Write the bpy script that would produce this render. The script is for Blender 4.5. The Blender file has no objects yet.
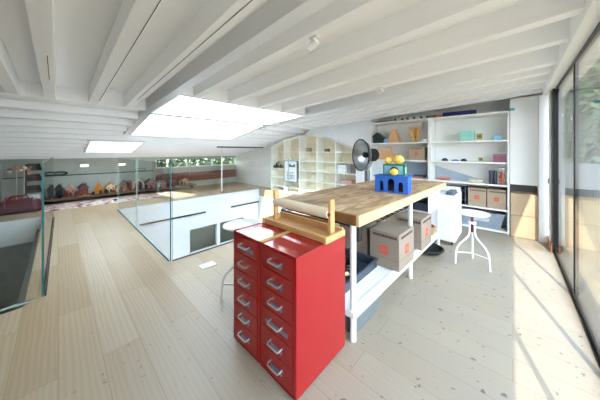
import bpy, bmesh, math, random
from mathutils import Vector, Matrix
PI = math.pi
random.seed(7)
sc = bpy.context.scene
C = sc.collection

# ------------------------------------------------------------------ camera
EYE = 1.197
cam_d = bpy.data.cameras.new('camera')
cam_d.sensor_width = 36.0
cam_d.lens = 227.0 / 600.0 * 36.0
cam_d.shift_y = (151.4 - 200.0) / 600.0
cam_d.clip_start = 0.02
cam = bpy.data.objects.new('camera', cam_d)
C.objects.link(cam)
cam.location = (0, 0, EYE)
cam.rotation_euler = (PI / 2, 0, math.radians(43.16))
sc.camera = cam

# ------------------------------------------------------------------ sky, sun, exposure
world = bpy.data.worlds.new('sky')
sc.world = world
world.use_nodes = True
wn = world.node_tree
wn.nodes.clear()
w_out = wn.nodes.new('ShaderNodeOutputWorld')
w_bg = wn.nodes.new('ShaderNodeBackground')
w_tc = wn.nodes.new('ShaderNodeTexCoord')
w_sep = wn.nodes.new('ShaderNodeSeparateXYZ')
w_ramp = wn.nodes.new('ShaderNodeValToRGB')
wn.links.new(w_tc.outputs['Generated'], w_sep.inputs[0])
wn.links.new(w_sep.outputs['Z'], w_ramp.inputs[0])
w_ramp.color_ramp.elements[0].position = 0.0
w_ramp.color_ramp.elements[0].color = (0.80, 0.90, 1.0, 1)
w_ramp.color_ramp.elements[1].position = 0.9
w_ramp.color_ramp.elements[1].color = (0.62, 0.79, 1.0, 1)
wn.links.new(w_ramp.outputs[0], w_bg.inputs['Color'])
w_bg.inputs['Strength'].default_value = 5.0
wn.links.new(w_bg.outputs[0], w_out.inputs[0])

sun_d = bpy.data.lights.new('sun', 'SUN')
sun_d.energy = 7.0
sun_d.angle = 0.009
sun_d.color = (1.0, 0.95, 0.86)
sun = bpy.data.objects.new('sun', sun_d)
C.objects.link(sun)
sun.location = (3, -9, 10)
sun.rotation_euler = Vector((-0.285, 0.97, -1.0)).to_track_quat('-Z', 'Y').to_euler()

sc.view_settings.view_transform = 'Standard'
sc.view_settings.look = 'None'
sc.view_settings.gamma = 1.0
sc.view_settings.use_curve_mapping = False
sc.view_settings.exposure = 1.5
try:
    sc.cycles.max_bounces = 16
    sc.cycles.diffuse_bounces = 8
    sc.cycles.transparent_max_bounces = 24
    sc.cycles.sample_clamp_indirect = 6.0
except Exception:
    pass

# ------------------------------------------------------------------ materials
def lin(c):
    out = []
    for v in c[:3]:
        v = v / 255.0
        out.append(v / 12.92 if v <= 0.04045 else ((v + 0.055) / 1.055) ** 2.4)
    return (out[0], out[1], out[2], 1.0)

MATS = {}
def mat(name, c, rough=0.5, metal=0.0, var=0.05, scale=8.0, bump=0.0, stretch=(1, 1, 1), c2=None, spec=0.5, trans=0.0, emit=0.0):
    """base colour broken up with object-space noise; sRGB 0-255 in"""
    if name in MATS:
        return MATS[name]
    m = bpy.data.materials.new(name)
    m.use_nodes = True
    nt = m.node_tree
    b = nt.nodes['Principled BSDF']
    b.inputs['Roughness'].default_value = rough
    b.inputs['Metallic'].default_value = metal
    b.inputs['Specular IOR Level'].default_value = spec
    tc = nt.nodes.new('ShaderNodeTexCoord')
    mp = nt.nodes.new('ShaderNodeMapping')
    mp.inputs['Scale'].default_value = stretch
    nz = nt.nodes.new('ShaderNodeTexNoise')
    nz.inputs['Scale'].default_value = scale
    nz.inputs['Detail'].default_value = 5
    nt.links.new(tc.outputs['Object'], mp.inputs[0])
    nt.links.new(mp.outputs[0], nz.inputs['Vector'])
    mx = nt.nodes.new('ShaderNodeMix')
    mx.data_type = 'RGBA'
    base = lin(c)
    other = lin(c2) if c2 else tuple(max(0, v * (1 - var * 3)) for v in base[:3]) + (1,)
    mx.inputs['A'].default_value = base
    mx.inputs['B'].default_value = other
    rp = nt.nodes.new('ShaderNodeMapRange')
    rp.inputs['From Min'].default_value = 0.35
    rp.inputs['From Max'].default_value = 0.7
    nt.links.new(nz.outputs[0], rp.inputs['Value'])
    nt.links.new(rp.outputs[0], mx.inputs['Factor'])
    nt.links.new(mx.outputs['Result'], b.inputs['Base Color'])
    if bump:
        bp = nt.nodes.new('ShaderNodeBump')
        bp.inputs['Strength'].default_value = bump
        bp.inputs['Distance'].default_value = 0.004
        nt.links.new(nz.outputs[0], bp.inputs['Height'])
        nt.links.new(bp.outputs[0], b.inputs['Normal'])
    if trans:
        b.inputs['Transmission Weight'].default_value = trans
    if emit:
        b.inputs['Emission Color'].default_value = base
        b.inputs['Emission Strength'].default_value = emit
    MATS[name] = m
    return m

def glass(name, tint, ior=1.45, rough=0.0):
    if name in MATS:
        return MATS[name]
    m = bpy.data.materials.new(name)
    m.use_nodes = True
    nt = m.node_tree
    nt.nodes.clear()
    o = nt.nodes.new('ShaderNodeOutputMaterial')
    t = nt.nodes.new('ShaderNodeBsdfTransparent')
    t.inputs[0].default_value = tint + (1,)
    g = nt.nodes.new('ShaderNodeBsdfGlossy')
    g.inputs['Roughness'].default_value = rough
    f = nt.nodes.new('ShaderNodeFresnel')
    f.inputs['IOR'].default_value = ior
    geo = nt.nodes.new('ShaderNodeNewGeometry')
    # Fresnel counted from the outside of the pane for both faces
    inv = nt.nodes.new('ShaderNodeMix')
    inv.data_type = 'FLOAT'
    inv.inputs['A'].default_value = ior
    inv.inputs['B'].default_value = 1.0 / ior
    nt.links.new(geo.outputs['Backfacing'], inv.inputs['Factor'])
    nt.links.new(inv.outputs['Result'], f.inputs['IOR'])
    x = nt.nodes.new('ShaderNodeMixShader')
    nt.links.new(f.outputs[0], x.inputs[0])
    nt.links.new(t.outputs[0], x.inputs[1])
    nt.links.new(g.outputs[0], x.inputs[2])
    nt.links.new(x.outputs[0], o.inputs[0])
    MATS[name] = m
    return m

def math_node(nt, op, a, b=None, c=None):
    n = nt.nodes.new('ShaderNodeMath')
    n.operation = op
    for i, v in enumerate((a, b, c)):
        if v is None:
            continue
        if isinstance(v, (int, float)):
            n.inputs[i].default_value = v
        else:
            nt.links.new(v, n.inputs[i])
    return n.outputs[0]

def floor_material():
    m = bpy.data.materials.new('whitewashed_oak_planks')
    m.use_nodes = True
    nt = m.node_tree
    b = nt.nodes['Principled BSDF']
    tc = nt.nodes.new('ShaderNodeTexCoord')
    br = nt.nodes.new('ShaderNodeTexBrick')
    br.offset = 0.37
    br.inputs['Scale'].default_value = 1.0
    br.inputs['Brick Width'].default_value = 1.75
    br.inputs['Row Height'].default_value = 0.18
    br.inputs['Mortar Size'].default_value = 0.0016
    br.inputs['Mortar Smooth'].default_value = 0.4
    br.inputs['Bias'].default_value = 0.0
    br.inputs['Color1'].default_value = (0, 0, 0, 1)
    br.inputs['Color2'].default_value = (1, 1, 1, 1)
    br.inputs['Mortar'].default_value = (0.5, 0.5, 0.5, 1)
    nt.links.new(tc.outputs['Object'], br.inputs['Vector'])
    plank = nt.nodes.new('ShaderNodeValToRGB')
    plank.color_ramp.elements[0].color = lin((166, 141, 108))
    plank.color_ramp.elements[1].color = lin((179, 159, 131))
    e = plank.color_ramp.elements.new(0.5)
    e.color = lin((172, 150, 119))
    nt.links.new(br.outputs['Color'], plank.inputs[0])
    # grain shifted per plank
    sep = nt.nodes.new('ShaderNodeSeparateXYZ')
    nt.links.new(tc.outputs['Object'], sep.inputs[0])
    comb = nt.nodes.new('ShaderNodeCombineXYZ')
    shift = math_node(nt, 'MULTIPLY', br.outputs['Color'], 37.0)
    nt.links.new(math_node(nt, 'MULTIPLY', sep.outputs['X'], 1.1), comb.inputs[0])
    nt.links.new(math_node(nt, 'ADD', math_node(nt, 'MULTIPLY', sep.outputs['Y'], 9.0), shift), comb.inputs[1])
    gr = nt.nodes.new('ShaderNodeTexWave')
    gr.wave_type = 'BANDS'
    gr.bands_direction = 'Y'
    gr.inputs['Scale'].default_value = 1.3
    gr.inputs['Distortion'].default_value = 7.0
    gr.inputs['Detail'].default_value = 2.5
    gr.inputs['Detail Scale'].default_value = 0.9
    nt.links.new(comb.outputs[0], gr.inputs['Vector'])
    mx = nt.nodes.new('ShaderNodeMix')
    mx.data_type = 'RGBA'
    mx.blend_type = 'MULTIPLY'
    nt.links.new(math_node(nt, 'MULTIPLY', gr.outputs['Fac'], 0.3), mx.inputs['Factor'])
    nt.links.new(plank.outputs[0], mx.inputs['A'])
    mx.inputs['B'].default_value = lin((214, 199, 180))
    # grey wear of the workshop floor (broad) and paint specks near the bench
    wr = nt.nodes.new('ShaderNodeTexNoise')
    wr.inputs['Scale'].default_value = 1.3
    wr.inputs['Detail'].default_value = 6
    nt.links.new(tc.outputs['Object'], wr.inputs['Vector'])
    zone = nt.nodes.new('ShaderNodeMapRange')
    zone.inputs['From Min'].default_value = -2.3
    zone.inputs['From Max'].default_value = -0.5
    nt.links.new(sep.outputs['X'], zone.inputs['Value'])
    zf = math_node(nt, 'MULTIPLY', zone.outputs[0], math_node(nt, 'ADD', math_node(nt, 'MULTIPLY', wr.outputs[0], 0.8), 0.4))
    mx2 = nt.nodes.new('ShaderNodeMix')
    mx2.data_type = 'RGBA'
    nt.links.new(zf, mx2.inputs['Factor'])
    nt.links.new(mx.outputs['Result'], mx2.inputs['A'])
    mx2.inputs['B'].default_value = lin((137, 131, 122))
    sp = nt.nodes.new('ShaderNodeTexNoise')
    sp.inputs['Scale'].default_value = 21.0
    sp.inputs['Detail'].default_value = 3.0
    nt.links.new(tc.outputs['Object'], sp.inputs['Vector'])
    spm = nt.nodes.new('ShaderNodeMapRange')
    spm.inputs['From Min'].default_value = 0.655
    spm.inputs['From Max'].default_value = 0.70
    nt.links.new(sp.outputs[0], spm.inputs['Value'])
    spf = math_node(nt, 'MULTIPLY', spm.outputs[0], math_node(nt, 'ADD', math_node(nt, 'MULTIPLY', zone.outputs[0], 0.75), 0.12))
    mx3 = nt.nodes.new('ShaderNodeMix')
    mx3.data_type = 'RGBA'
    nt.links.new(spf, mx3.inputs['Factor'])
    nt.links.new(mx2.outputs['Result'], mx3.inputs['A'])
    mx3.inputs['B'].default_value = lin((88, 80, 74))
    # seams
    mx4 = nt.nodes.new('ShaderNodeMix')
    mx4.data_type = 'RGBA'
    nt.links.new(math_node(nt, 'MULTIPLY', br.outputs['Fac'], 0.8), mx4.inputs['Factor'])
    nt.links.new(mx3.outputs['Result'], mx4.inputs['A'])
    mx4.inputs['B'].default_value = lin((120, 98, 72))
    nt.links.new(mx4.outputs['Result'], b.inputs['Base Color'])
    b.inputs['Roughness'].default_value = 0.42
    b.inputs['Specular IOR Level'].default_value = 0.35
    bp = nt.nodes.new('ShaderNodeBump')
    bp.inputs['Strength'].default_value = 0.25
    bp.inputs['Distance'].default_value = 0.002
    nt.links.new(math_node(nt, 'SUBTRACT', math_node(nt, 'MULTIPLY', gr.outputs['Fac'], 0.3), br.outputs['Fac']), bp.inputs['Height'])
    nt.links.new(bp.outputs[0], b.inputs['Normal'])
    return m

def brick_material():
    m = bpy.data.materials.new('garden_brick')
    m.use_nodes = True
    nt = m.node_tree
    b = nt.nodes['Principled BSDF']
    tc = nt.nodes.new('ShaderNodeTexCoord')
    mp = nt.nodes.new('ShaderNodeMapping')
    mp.inputs['Rotation'].default_value = (PI / 2, 0, PI / 2)
    br = nt.nodes.new('ShaderNodeTexBrick')
    br.inputs['Scale'].default_value = 4.5
    br.inputs['Color1'].default_value = lin((150, 92, 78))
    br.inputs['Color2'].default_value = lin((116, 72, 62))
    br.inputs['Mortar'].default_value = lin((150, 138, 126))
    nt.links.new(tc.outputs['Object'], mp.inputs[0])
    nt.links.new(mp.outputs[0], br.inputs['Vector'])
    nt.links.new(br.outputs['Color'], b.inputs['Base Color'])
    b.inputs['Roughness'].default_value = 0.9
    return m

def rug_material():
    m = bpy.data.materials.new('patterned_rug')
    m.use_nodes = True
    nt = m.node_tree
    b = nt.nodes['Principled BSDF']
    tc = nt.nodes.new('ShaderNodeTexCoord')
    vo = nt.nodes.new('ShaderNodeTexVoronoi')
    vo.inputs['Scale'].default_value = 14.0
    nt.links.new(tc.outputs['Object'], vo.inputs['Vector'])
    rp = nt.nodes.new('ShaderNodeValToRGB')
    rp.color_ramp.interpolation = 'CONSTANT'
    cs = [(0.0, (208, 196, 184)), (0.35, (150, 70, 66)), (0.5, (214, 202, 190)), (0.68, (96, 78, 84)), (0.78, (200, 160, 140))]
    rp.color_ramp.elements[0].color = lin(cs[0][1])
    rp.color_ramp.elements[1].position = cs[1][0]
    rp.color_ramp.elements[1].color = lin(cs[1][1])
    for p, c in cs[2:]:
        e = rp.color_ramp.elements.new(p)
        e.color = lin(c)
    sp = nt.nodes.new('ShaderNodeSeparateColor')
    nt.links.new(vo.outputs['Color'], sp.inputs[0])
    nt.links.new(sp.outputs[0], rp.inputs[0])
    nt.links.new(rp.outputs[0], b.inputs['Base Color'])
    b.inputs['Roughness'].default_value = 0.95
    return m

def bench_material():
    """worn brown bench top with lighter scuffs, dark stains and old paint"""
    m = bpy.data.materials.new('worn_bench_wood')
    m.use_nodes = True
    nt = m.node_tree
    b = nt.nodes['Principled BSDF']
    tc = nt.nodes.new('ShaderNodeTexCoord')
    mp = nt.nodes.new('ShaderNodeMapping')
    mp.inputs['Scale'].default_value = (7.0, 1.2, 7.0)
    nt.links.new(tc.outputs['Object'], mp.inputs[0])
    gr = nt.nodes.new('ShaderNodeTexNoise')
    gr.inputs['Scale'].default_value = 3.0
    gr.inputs['Detail'].default_value = 8
    gr.inputs['Distortion'].default_value = 1.0
    nt.links.new(mp.outputs[0], gr.inputs['Vector'])
    rp = nt.nodes.new('ShaderNodeValToRGB')
    rp.color_ramp.elements[0].position = 0.3
    rp.color_ramp.elements[0].color = lin((120, 90, 62))
    rp.color_ramp.elements[1].position = 0.72
    rp.color_ramp.elements[1].color = lin((206, 182, 148))
    e = rp.color_ramp.elements.new(0.5)
    e.color = lin((172, 140, 102))
    nt.links.new(gr.outputs[0], rp.inputs[0])
    st = nt.nodes.new('ShaderNodeTexNoise')
    st.inputs['Scale'].default_value = 4.5
    st.inputs['Detail'].default_value = 6
    nt.links.new(tc.outputs['Object'], st.inputs['Vector'])
    mr = nt.nodes.new('ShaderNodeMapRange')
    mr.inputs['From Min'].default_value = 0.5
    mr.inputs['From Max'].default_value = 0.68
    mr.inputs['To Max'].default_value = 0.6
    nt.links.new(st.outputs[0], mr.inputs['Value'])
    mx = nt.nodes.new('ShaderNodeMix')
    mx.data_type = 'RGBA'
    nt.links.new(mr.outputs[0], mx.inputs['Factor'])
    nt.links.new(rp.outputs[0], mx.inputs['A'])
    mx.inputs['B'].default_value = lin((92, 72, 60))
    nt.links.new(mx.outputs['Result'], b.inputs['Base Color'])
    b.inputs['Roughness'].default_value = 0.5
    return m

M_white = mat('white_paint', (238, 238, 236), 0.55, var=0.012, scale=3)
M_ceil = mat('white_ceiling_paint', (248, 249, 251), 0.6, var=0.006, scale=5, bump=0.1)
M_beam = mat('white_painted_timber', (250, 251, 253), 0.5, var=0.01, scale=6, bump=0.15, stretch=(0.4, 6, 6))
M_wallgrey = mat('grey_green_plaster', (178, 186, 176), 0.7, var=0.02)
M_stairgrey = mat('grey_stair_plaster', (158, 164, 160), 0.6, var=0.04)
M_floor = floor_material()
M_glass = glass('clear_balustrade_glass', (0.972, 0.988, 0.98))
M_doorglass = glass('tinted_door_glass', (0.86, 0.87, 0.86))
M_skyglass = glass('rooflight_glass', (0.97, 0.985, 1.0))
M_teal = mat('teal_glass_edge', (38, 112, 112), 0.15, var=0.1)
M_edge = mat('pale_glass_edge', (176, 200, 190), 0.15, var=0.05)
M_black = mat('black_metal', (24, 25, 27), 0.35, 0.3)
M_blackm = mat('matt_black', (28, 28, 30), 0.7)
M_red = mat('glossy_red_enamel', (150, 5, 12), 0.2, var=0.02, scale=3, spec=0.25)
M_redshell = M_red
M_chrome = mat('chrome', (228, 229, 232), 0.38, 1.0, var=0.02)
M_plate = mat('grey_label_plate', (116, 116, 140), 0.35, 0.2, var=0.05)
M_bench = bench_material()
M_pale = mat('pale_edge_timber', (206, 182, 138), 0.55, var=0.12, scale=6, stretch=(4, 0.7, 4), c2=(196, 170, 118))
M_darkwood = mat('dark_end_grain', (142, 96, 54), 0.6, var=0.15, scale=10)
M_pine = mat('pine', (208, 160, 104), 0.5, var=0.08, scale=5, stretch=(1, 6, 6))
M_roller = mat('cream_roller_card', (240, 222, 194), 0.6, var=0.03)
M_card = mat('brown_cardboard', (168, 149, 126), 0.85, var=0.03, scale=4)
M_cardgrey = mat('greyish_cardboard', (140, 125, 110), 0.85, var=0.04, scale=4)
M_mark = mat('orange_red_print', (214, 82, 58), 0.8)
M_ink = mat('dark_print', (72, 64, 60), 0.8)
M_wsteel = mat('white_enamelled_steel', (236, 238, 240), 0.3, var=0.02)
M_ply = mat('pale_birch_board', (250, 248, 240), 0.55, var=0.03, scale=5)
M_grey = mat('mid_grey', (140, 146, 150), 0.6)
M_bluegrey = mat('blue_grey_plastic', (50, 58, 70), 0.45)
M_clearplastic = mat('frosted_grey_plastic', (146, 156, 170), 0.35, var=0.04)
M_blue = mat('blue_painted_wood', (46, 102, 190), 0.45, var=0.06)
M_green = mat('green_painted_wood', (22, 128, 100), 0.45, var=0.05)
M_sky = mat('light_blue_painted_wood', (140, 190, 206), 0.5)
M_yellow = mat('yellow_gourd', (240, 196, 92), 0.45, var=0.06, scale=14)
M_rust = mat('rusty_screw', (112, 58, 44), 0.6, 0.4)
M_steel = mat('brushed_steel', (168, 170, 172), 0.28, 1.0, var=0.04)
M_foliage = mat('dark_foliage', (34, 52, 30), 0.6, var=0.2, scale=3, c2=(66, 88, 48))
M_bark = mat('bark', (86, 70, 56), 0.9, var=0.15, scale=12)
M_terrace = mat('pale_terrace_stone', (104, 92, 68), 0.8, var=0.05, scale=2)
M_brick = brick_material()
M_lowwall = mat('grey_render', (70, 74, 76), 0.85, var=0.04)
M_tan = mat('orange_brown_timber', (186, 124, 76), 0.5, var=0.1)
M_rug = rug_material()
_b = M_red.node_tree.nodes['Principled BSDF']
_b.inputs['Coat Weight'].default_value = 0.55
_b.inputs['Coat Roughness'].default_value = 0.06
_b.inputs['Coat IOR'].default_value = 1.5
def flat(rgb, rough=0.6, **k):
    return mat('paint_%02x%02x%02x' % tuple(rgb), rgb, rough, **k)

# ------------------------------------------------------------------ mesh builder
class MB:
    def __init__(self):
        self.v, self.f, self.mi, self.cur = [], [], [], 0
    def add(self, vs, fs):
        o = len(self.v)
        self.v += [tuple(p) for p in vs]
        self.f += [[i + o for i in q] for q in fs]
        self.mi += [self.cur] * len(fs)
        return self
    def box(self, x0, x1, y0, y1, z0, z1):
        x0, x1 = min(x0, x1), max(x0, x1); y0, y1 = min(y0, y1), max(y0, y1); z0, z1 = min(z0, z1), max(z0, z1)
        v = [(x0, y0, z0), (x1, y0, z0), (x1, y1, z0), (x0, y1, z0), (x0, y0, z1), (x1, y0, z1), (x1, y1, z1), (x0, y1, z1)]
        return self.add(v, [(0, 3, 2, 1), (4, 5, 6, 7), (0, 1, 5, 4), (1, 2, 6, 5), (2, 3, 7, 6), (3, 0, 4, 7)])
    def hexa(self, bottom, top):
        return self.add(list(bottom) + list(top), [(0, 3, 2, 1), (4, 5, 6, 7), (0, 1, 5, 4), (1, 2, 6, 5), (2, 3, 7, 6), (3, 0, 4, 7)])
    def bar(self, a, b, w, h):
        """rectangular bar from a to b, w across, h in the up direction"""
        a, b = Vector(a), Vector(b)
        d = (b - a).normalized()
        s = d.cross(Vector((0, 0, 1)))
        if s.length < 1e-4:
            s = Vector((1, 0, 0))
        s.normalize()
        u = s.cross(d).normalized()
        q = [(-w / 2, -h / 2), (w / 2, -h / 2), (w / 2, h / 2), (-w / 2, h / 2)]
        vs = [a + s * i + u * j for i, j in q] + [b + s * i + u * j for i, j in q]
        return self.add(vs, [(0, 3, 2, 1), (4, 5, 6, 7), (0, 1, 5, 4), (1, 2, 6, 5), (2, 3, 7, 6), (3, 0, 4, 7)])
    def tube(self, pts, r, n=10, closed=False):
        pts = [Vector(p) for p in pts]
        m = len(pts)
        rs = r if isinstance(r, (list, tuple)) else [r] * m
        vs, fs = [], []
        prev = None
        for i, p in enumerate(pts):
            if closed:
                d = pts[(i + 1) % m] - pts[i - 1]
            else:
                d = pts[min(i + 1, m - 1)] - pts[max(i - 1, 0)]
            d.normalize()
            if prev is None:
                u = d.cross(Vector((0, 0, 1)))
                if u.length < 1e-3:
                    u = d.cross(Vector((1, 0, 0)))
            else:
                u = prev - d * prev.dot(d)
            u.normalize(); prev = u
            w = d.cross(u)
            for k in range(n):
                a = 2 * PI * k / n
                vs.append(p + (u * math.cos(a) + w * math.sin(a)) * rs[i])
        for i in range(m if closed else m - 1):
            j = (i + 1) % m
            for k in range(n):
                l = (k + 1) % n
                fs.append((i * n + k, i * n + l, j * n + l, j * n + k))
        if not closed:
            fs.append(tuple(range(n - 1, -1, -1)))
            fs.append(tuple(range((m - 1) * n, m * n)))
        return self.add(vs, fs)
    def lathe(self, prof, n=24, c=(0, 0, 0), axis=(0, 0, 1), sq=(1, 1)):
        q = Vector((0, 0, 1)).rotation_difference(Vector(axis).normalized())
        vs, fs = [], []
        for r, z in prof:
            for k in range(n):
                a = 2 * PI * k / n
                vs.append(Vector(c) + q @ Vector((max(r, 1e-4) * math.cos(a) * sq[0], max(r, 1e-4) * math.sin(a) * sq[1], z)))
        for i in range(len(prof) - 1):
            for k in range(n):
                l = (k + 1) % n
                fs.append((i * n + k, i * n + l, (i + 1) * n + l, (i + 1) * n + k))
        fs.append(tuple(range(n - 1, -1, -1)))
        fs.append(tuple(range((len(prof) - 1) * n, len(prof) * n)))
        return self.add(vs, fs)
    def ball(self, c, r, sx=1, sy=1, sz=1, n=16, lobes=0, depth=0.0):
        vs, fs = [], []
        m = n // 2
        for i in range(m + 1):
            t = PI * i / m
            for k in range(n):
                a = 2 * PI * k / n
                rr = r * (1 - depth * (0.5 + 0.5 * math.cos(lobes * a)) if lobes else 1)
                vs.append((c[0] + rr * sx * math.sin(t) * math.cos(a), c[1] + rr * sy * math.sin(t) * math.sin(a), c[2] + r * sz * math.cos(t)))
        for i in range(m):
            for k in range(n):
                l = (k + 1) % n
                fs.append((i * n + k, (i + 1) * n + k, (i + 1) * n + l, i * n + l))
        return self.add(vs, fs)
    def prism(self, poly, a, b, axis='y'):
        """2-D outline extruded along an axis: x/z outline along y, y/z along x, x/y along z"""
        n = len(poly)
        def P(p, t):
            return (p[0], t, p[1]) if axis == 'y' else ((t, p[0], p[1]) if axis == 'x' else (p[0], p[1], t))
        vs = [P(p, a) for p in poly] + [P(p, b) for p in poly]
        fs = [tuple(range(n)), tuple(range(2 * n - 1, n - 1, -1))]
        fs += [(i, (i + 1) % n, n + (i + 1) % n, n + i) for i in range(n)]
        return self.add(vs, fs)
    def data(self, name, mats, smooth=40):
        me = bpy.data.meshes.new(name)
        me.from_pydata(self.v, [], self.f)
        for m in (mats if isinstance(mats, (list, tuple)) else [mats]):
            me.materials.append(m)
        for p, i in zip(me.polygons, self.mi):
            p.material_index = i
        bm = bmesh.new(); bm.from_mesh(me)
        bmesh.ops.remove_doubles(bm, verts=bm.verts, dist=1e-5)
        bmesh.ops.recalc_face_normals(bm, faces=bm.faces)
        bm.to_mesh(me); bm.free()
        if smooth:
            me.shade_smooth()
            me.set_sharp_from_angle(angle=math.radians(smooth))
        else:
            me.shade_flat()
        return me
    def build(self, name, mats, parent=None, bevel=0.0, smooth=40):
        o = bpy.data.objects.new(name, self.data(name, mats, smooth))
        C.objects.link(o)
        if parent is not None:
            o.parent = parent
        if bevel:
            b = o.modifiers.new('edge', 'BEVEL')
            b.width = bevel; b.segments = 2; b.limit_method = 'ANGLE'; b.angle_limit = math.radians(50)
        return o

def tag(o, label, cat, group=None, kind=None):
    o['label'] = label
    o['category'] = cat
    if group: o['group'] = group
    if kind: o['kind'] = kind
    return o
def thing(name, label, cat, loc=(0, 0, 0), rz=0.0, group=None):
    o = bpy.data.objects.new(name, None)
    o.empty_display_size = 0.05
    C.objects.link(o)
    o.location = loc; o.rotation_euler = (0, 0, rz)
    return tag(o, label, cat, group)
def solo(mb, name, m, label, cat, loc=(0, 0, 0), rz=0.0, group=None, bevel=0.0):
    o = mb.build(name, m, None, bevel)
    o.location = loc; o.rotation_euler = (0, 0, rz)
    return tag(o, label, cat, group)
def struct(name, mb, m, parent=None, bevel=0.0, smooth=40):
    o = mb.build(name, m, parent, bevel, smooth)
    if parent is None:
        o['kind'] = 'structure'
    return o
def copy_tree(o, loc=None, rz=None, parent=None):
    c = o.copy(); C.objects.link(c)
    if parent is not None: c.parent = parent
    if loc is not None: c.location = loc
    if rz is not None: c.rotation_euler = (0, 0, rz)
    for ch in list(o.children):
        copy_tree(ch, parent=c)
    return c
def text(body, size, name, m, parent, loc, rot, depth=0.0006, shear=0.0):
    cu = bpy.data.curves.new('lettering', 'FONT')
    cu.body = body; cu.size = size; cu.extrude = depth; cu.shear = shear
    cu.align_x = 'CENTER'; cu.align_y = 'CENTER'; cu.resolution_u = 3
    t = bpy.data.objects.new('lettering', cu)
    C.objects.link(t)
    dg = bpy.context.evaluated_depsgraph_get()
    me = bpy.data.meshes.new_from_object(t.evaluated_get(dg))
    bpy.data.objects.remove(t); bpy.data.curves.remove(cu)
    me.materials.clear(); me.materials.append(m)
    o = bpy.data.objects.new(name, me); C.objects.link(o)
    o.parent = parent; o.location = loc; o.rotation_euler = rot
    return o

# ================================================================== SETTING
XG = 0.36            # glazed wall plane
XB = -3.7            # where the roof pitch steepens
XF = -8.0            # eaves wall
YB = 4.80            # gable wall
YS = -3.2            # opposite gable, behind the viewer
def zb(x):           # underside of the beams
    return 1.985 - 0.052 * (0.38 - x) if x >= XB else 1.773 - 0.18 * (XB - x)
def zt(x):           # underside of the roof boards
    return zb(x) + (0.15 if x >= XB + 0.001 else 0.15 - 0.06 * min(1, (XB - x) / 0.3))

# floor with the two openings
fl = MB()
for x0, x1, y0, y1 in ((-2.74, XG + 0.08, YS, YB), (-5.95, -2.74, -0.18, 0.83), (XF, -5.95, -0.18, YB), (XF, -6.3, YS, -0.18), (-5.95, -2.74, 4.42, YB), (-6.3, -5.95, YS, -1.7), (-5.95, -2.74, YS, -1.7)):
    fl.box(x0, x1, y0, y1, -0.22, 0.0)
floor = struct('floor', fl, M_floor, smooth=0)

# lower storey seen through the stair and gallery openings
lf = MB(); lf.box(-9.0, 1.0, YS, 5.2, -2.75, -2.6)
struct('floor_lower', lf, mat('lower_floor_stone', (205, 196, 182), 0.6))
wv = MB()
x0, x1 = -6.05, -5.95
for y0, y1, z0, z1 in ((0.83, 4.5, -0.79, -0.22), (0.83, 4.5, -2.6, -1.40), (0.83, 2.28, -1.40, -0.79), (3.0, 3.09, -1.40, -0.79), (3.85, 4.5, -1.40, -0.79)):
    wv.box(x0, x1, y0, y1, z0, z1)
wv.box(-6.0, -5.944, 0.83, 4.42, -0.22, 0.0)
struct('wall_gallery', wv, mat('pale_grey_white', (216, 219, 224), 0.6, var=0.01))
nb = MB()
nb.box(-7.0, -6.9, 2.0, 4.2, -2.6, -0.22); nb.box(-7.0, -6.05, 1.9, 2.0, -2.6, -0.22); nb.box(-7.0, -6.05, 4.2, 4.3, -2.6, -0.22)
struct('wall_lower_niche', nb, M_wallgrey)
wl = MB()
wl.box(-5.95, -2.74, 4.42, 4.5, -2.6, -0.22)
wl.box(-2.74, -2.66, 0.83, 4.5, -2.6, -0.22); wl.box(-5.95, -2.66, 0.75, 0.83, -2.6, -0.22)
struct('wall_lower', wl, M_white)
# stair opening
ws = MB(); ws.box(-6.36, -6.28, -1.7, -0.18, -0.42, 0.0)
struct('trim_stair_fascia', ws, M_white)
wg = MB(); wg.box(-6.5, -6.4, -1.8, -0.1, -2.6, -0.22); wg.box(-6.5, -2.7, -0.26, -0.18, -2.6, -0.22); wg.box(-6.5, -2.7, -1.78, -1.7, -2.6, -0.22); wg.box(-2.74, -2.66, -1.7, -0.18, -2.6, -0.22)
struct('wall_stair', wg, M_stairgrey)
for i, (a, b_) in enumerate(((1.22, 2.68), (3.42, 4.40))):
    t = MB(); t.bar((-5.935, a, -0.41), (-5.935, b_, -0.41), 0.02, 0.035)
    struct('trim_%d' % (i + 1), t, M_blackm)

# walls
w = MB()
w.box(XF - 0.1, XG + 0.1, YB, YB + 0.1, 0, 2.4)
struct('wall_back', w, M_white)
w = MB(); w.box(XF - 0.1, XF, YS, 2.05, 0, 1.25)
w.box(XF - 0.1, XF, 2.05, YB, 0, 0.70); w.box(XF - 0.1, XF, 2.05, YB, 0.94, 1.25)
struct('wall_far', w, M_wallgrey)
w = MB(); w.box(XF, XF + 0.03, 2.05, YB, 0.20, 0.50)  # brick facing put in to give the far wall its red band
struct('wall_far_brick', w, M_brick)
w = MB(); w.box(XF - 0.08, XF + 0.06, 2.05, YB, 0.675, 0.70)  # strip window put in to give the far wall its green band
for yy in (2.05, 2.95, 3.85, 4.76):
    w.box(XF - 0.05, XF - 0.01, yy, yy + 0.04, 0.70, 0.94)
wf = struct('window_5', w, M_white, smooth=0)
w = MB(); w.box(XF - 0.035, XF - 0.028, 2.09, 4.76, 0.70, 0.94); w.build('pane', M_doorglass, wf, smooth=0)
w = MB(); w.box(XF + 0.0, XF + 0.012, YS, 2.0, 0.60, 0.622)
struct('trim_far_rail', w, mat('dark_rail', (66, 74, 72), 0.6))
w = MB(); w.box(XF - 0.1, XG, YS - 0.1, YS, 0, 2.4)
struct('wall_south', w, M_white)
w = MB(); w.box(XG - 0.02, XG + 0.12, YS, -0.27, 0, 1.935)
struct('wall_right', w, M_white)
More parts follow.
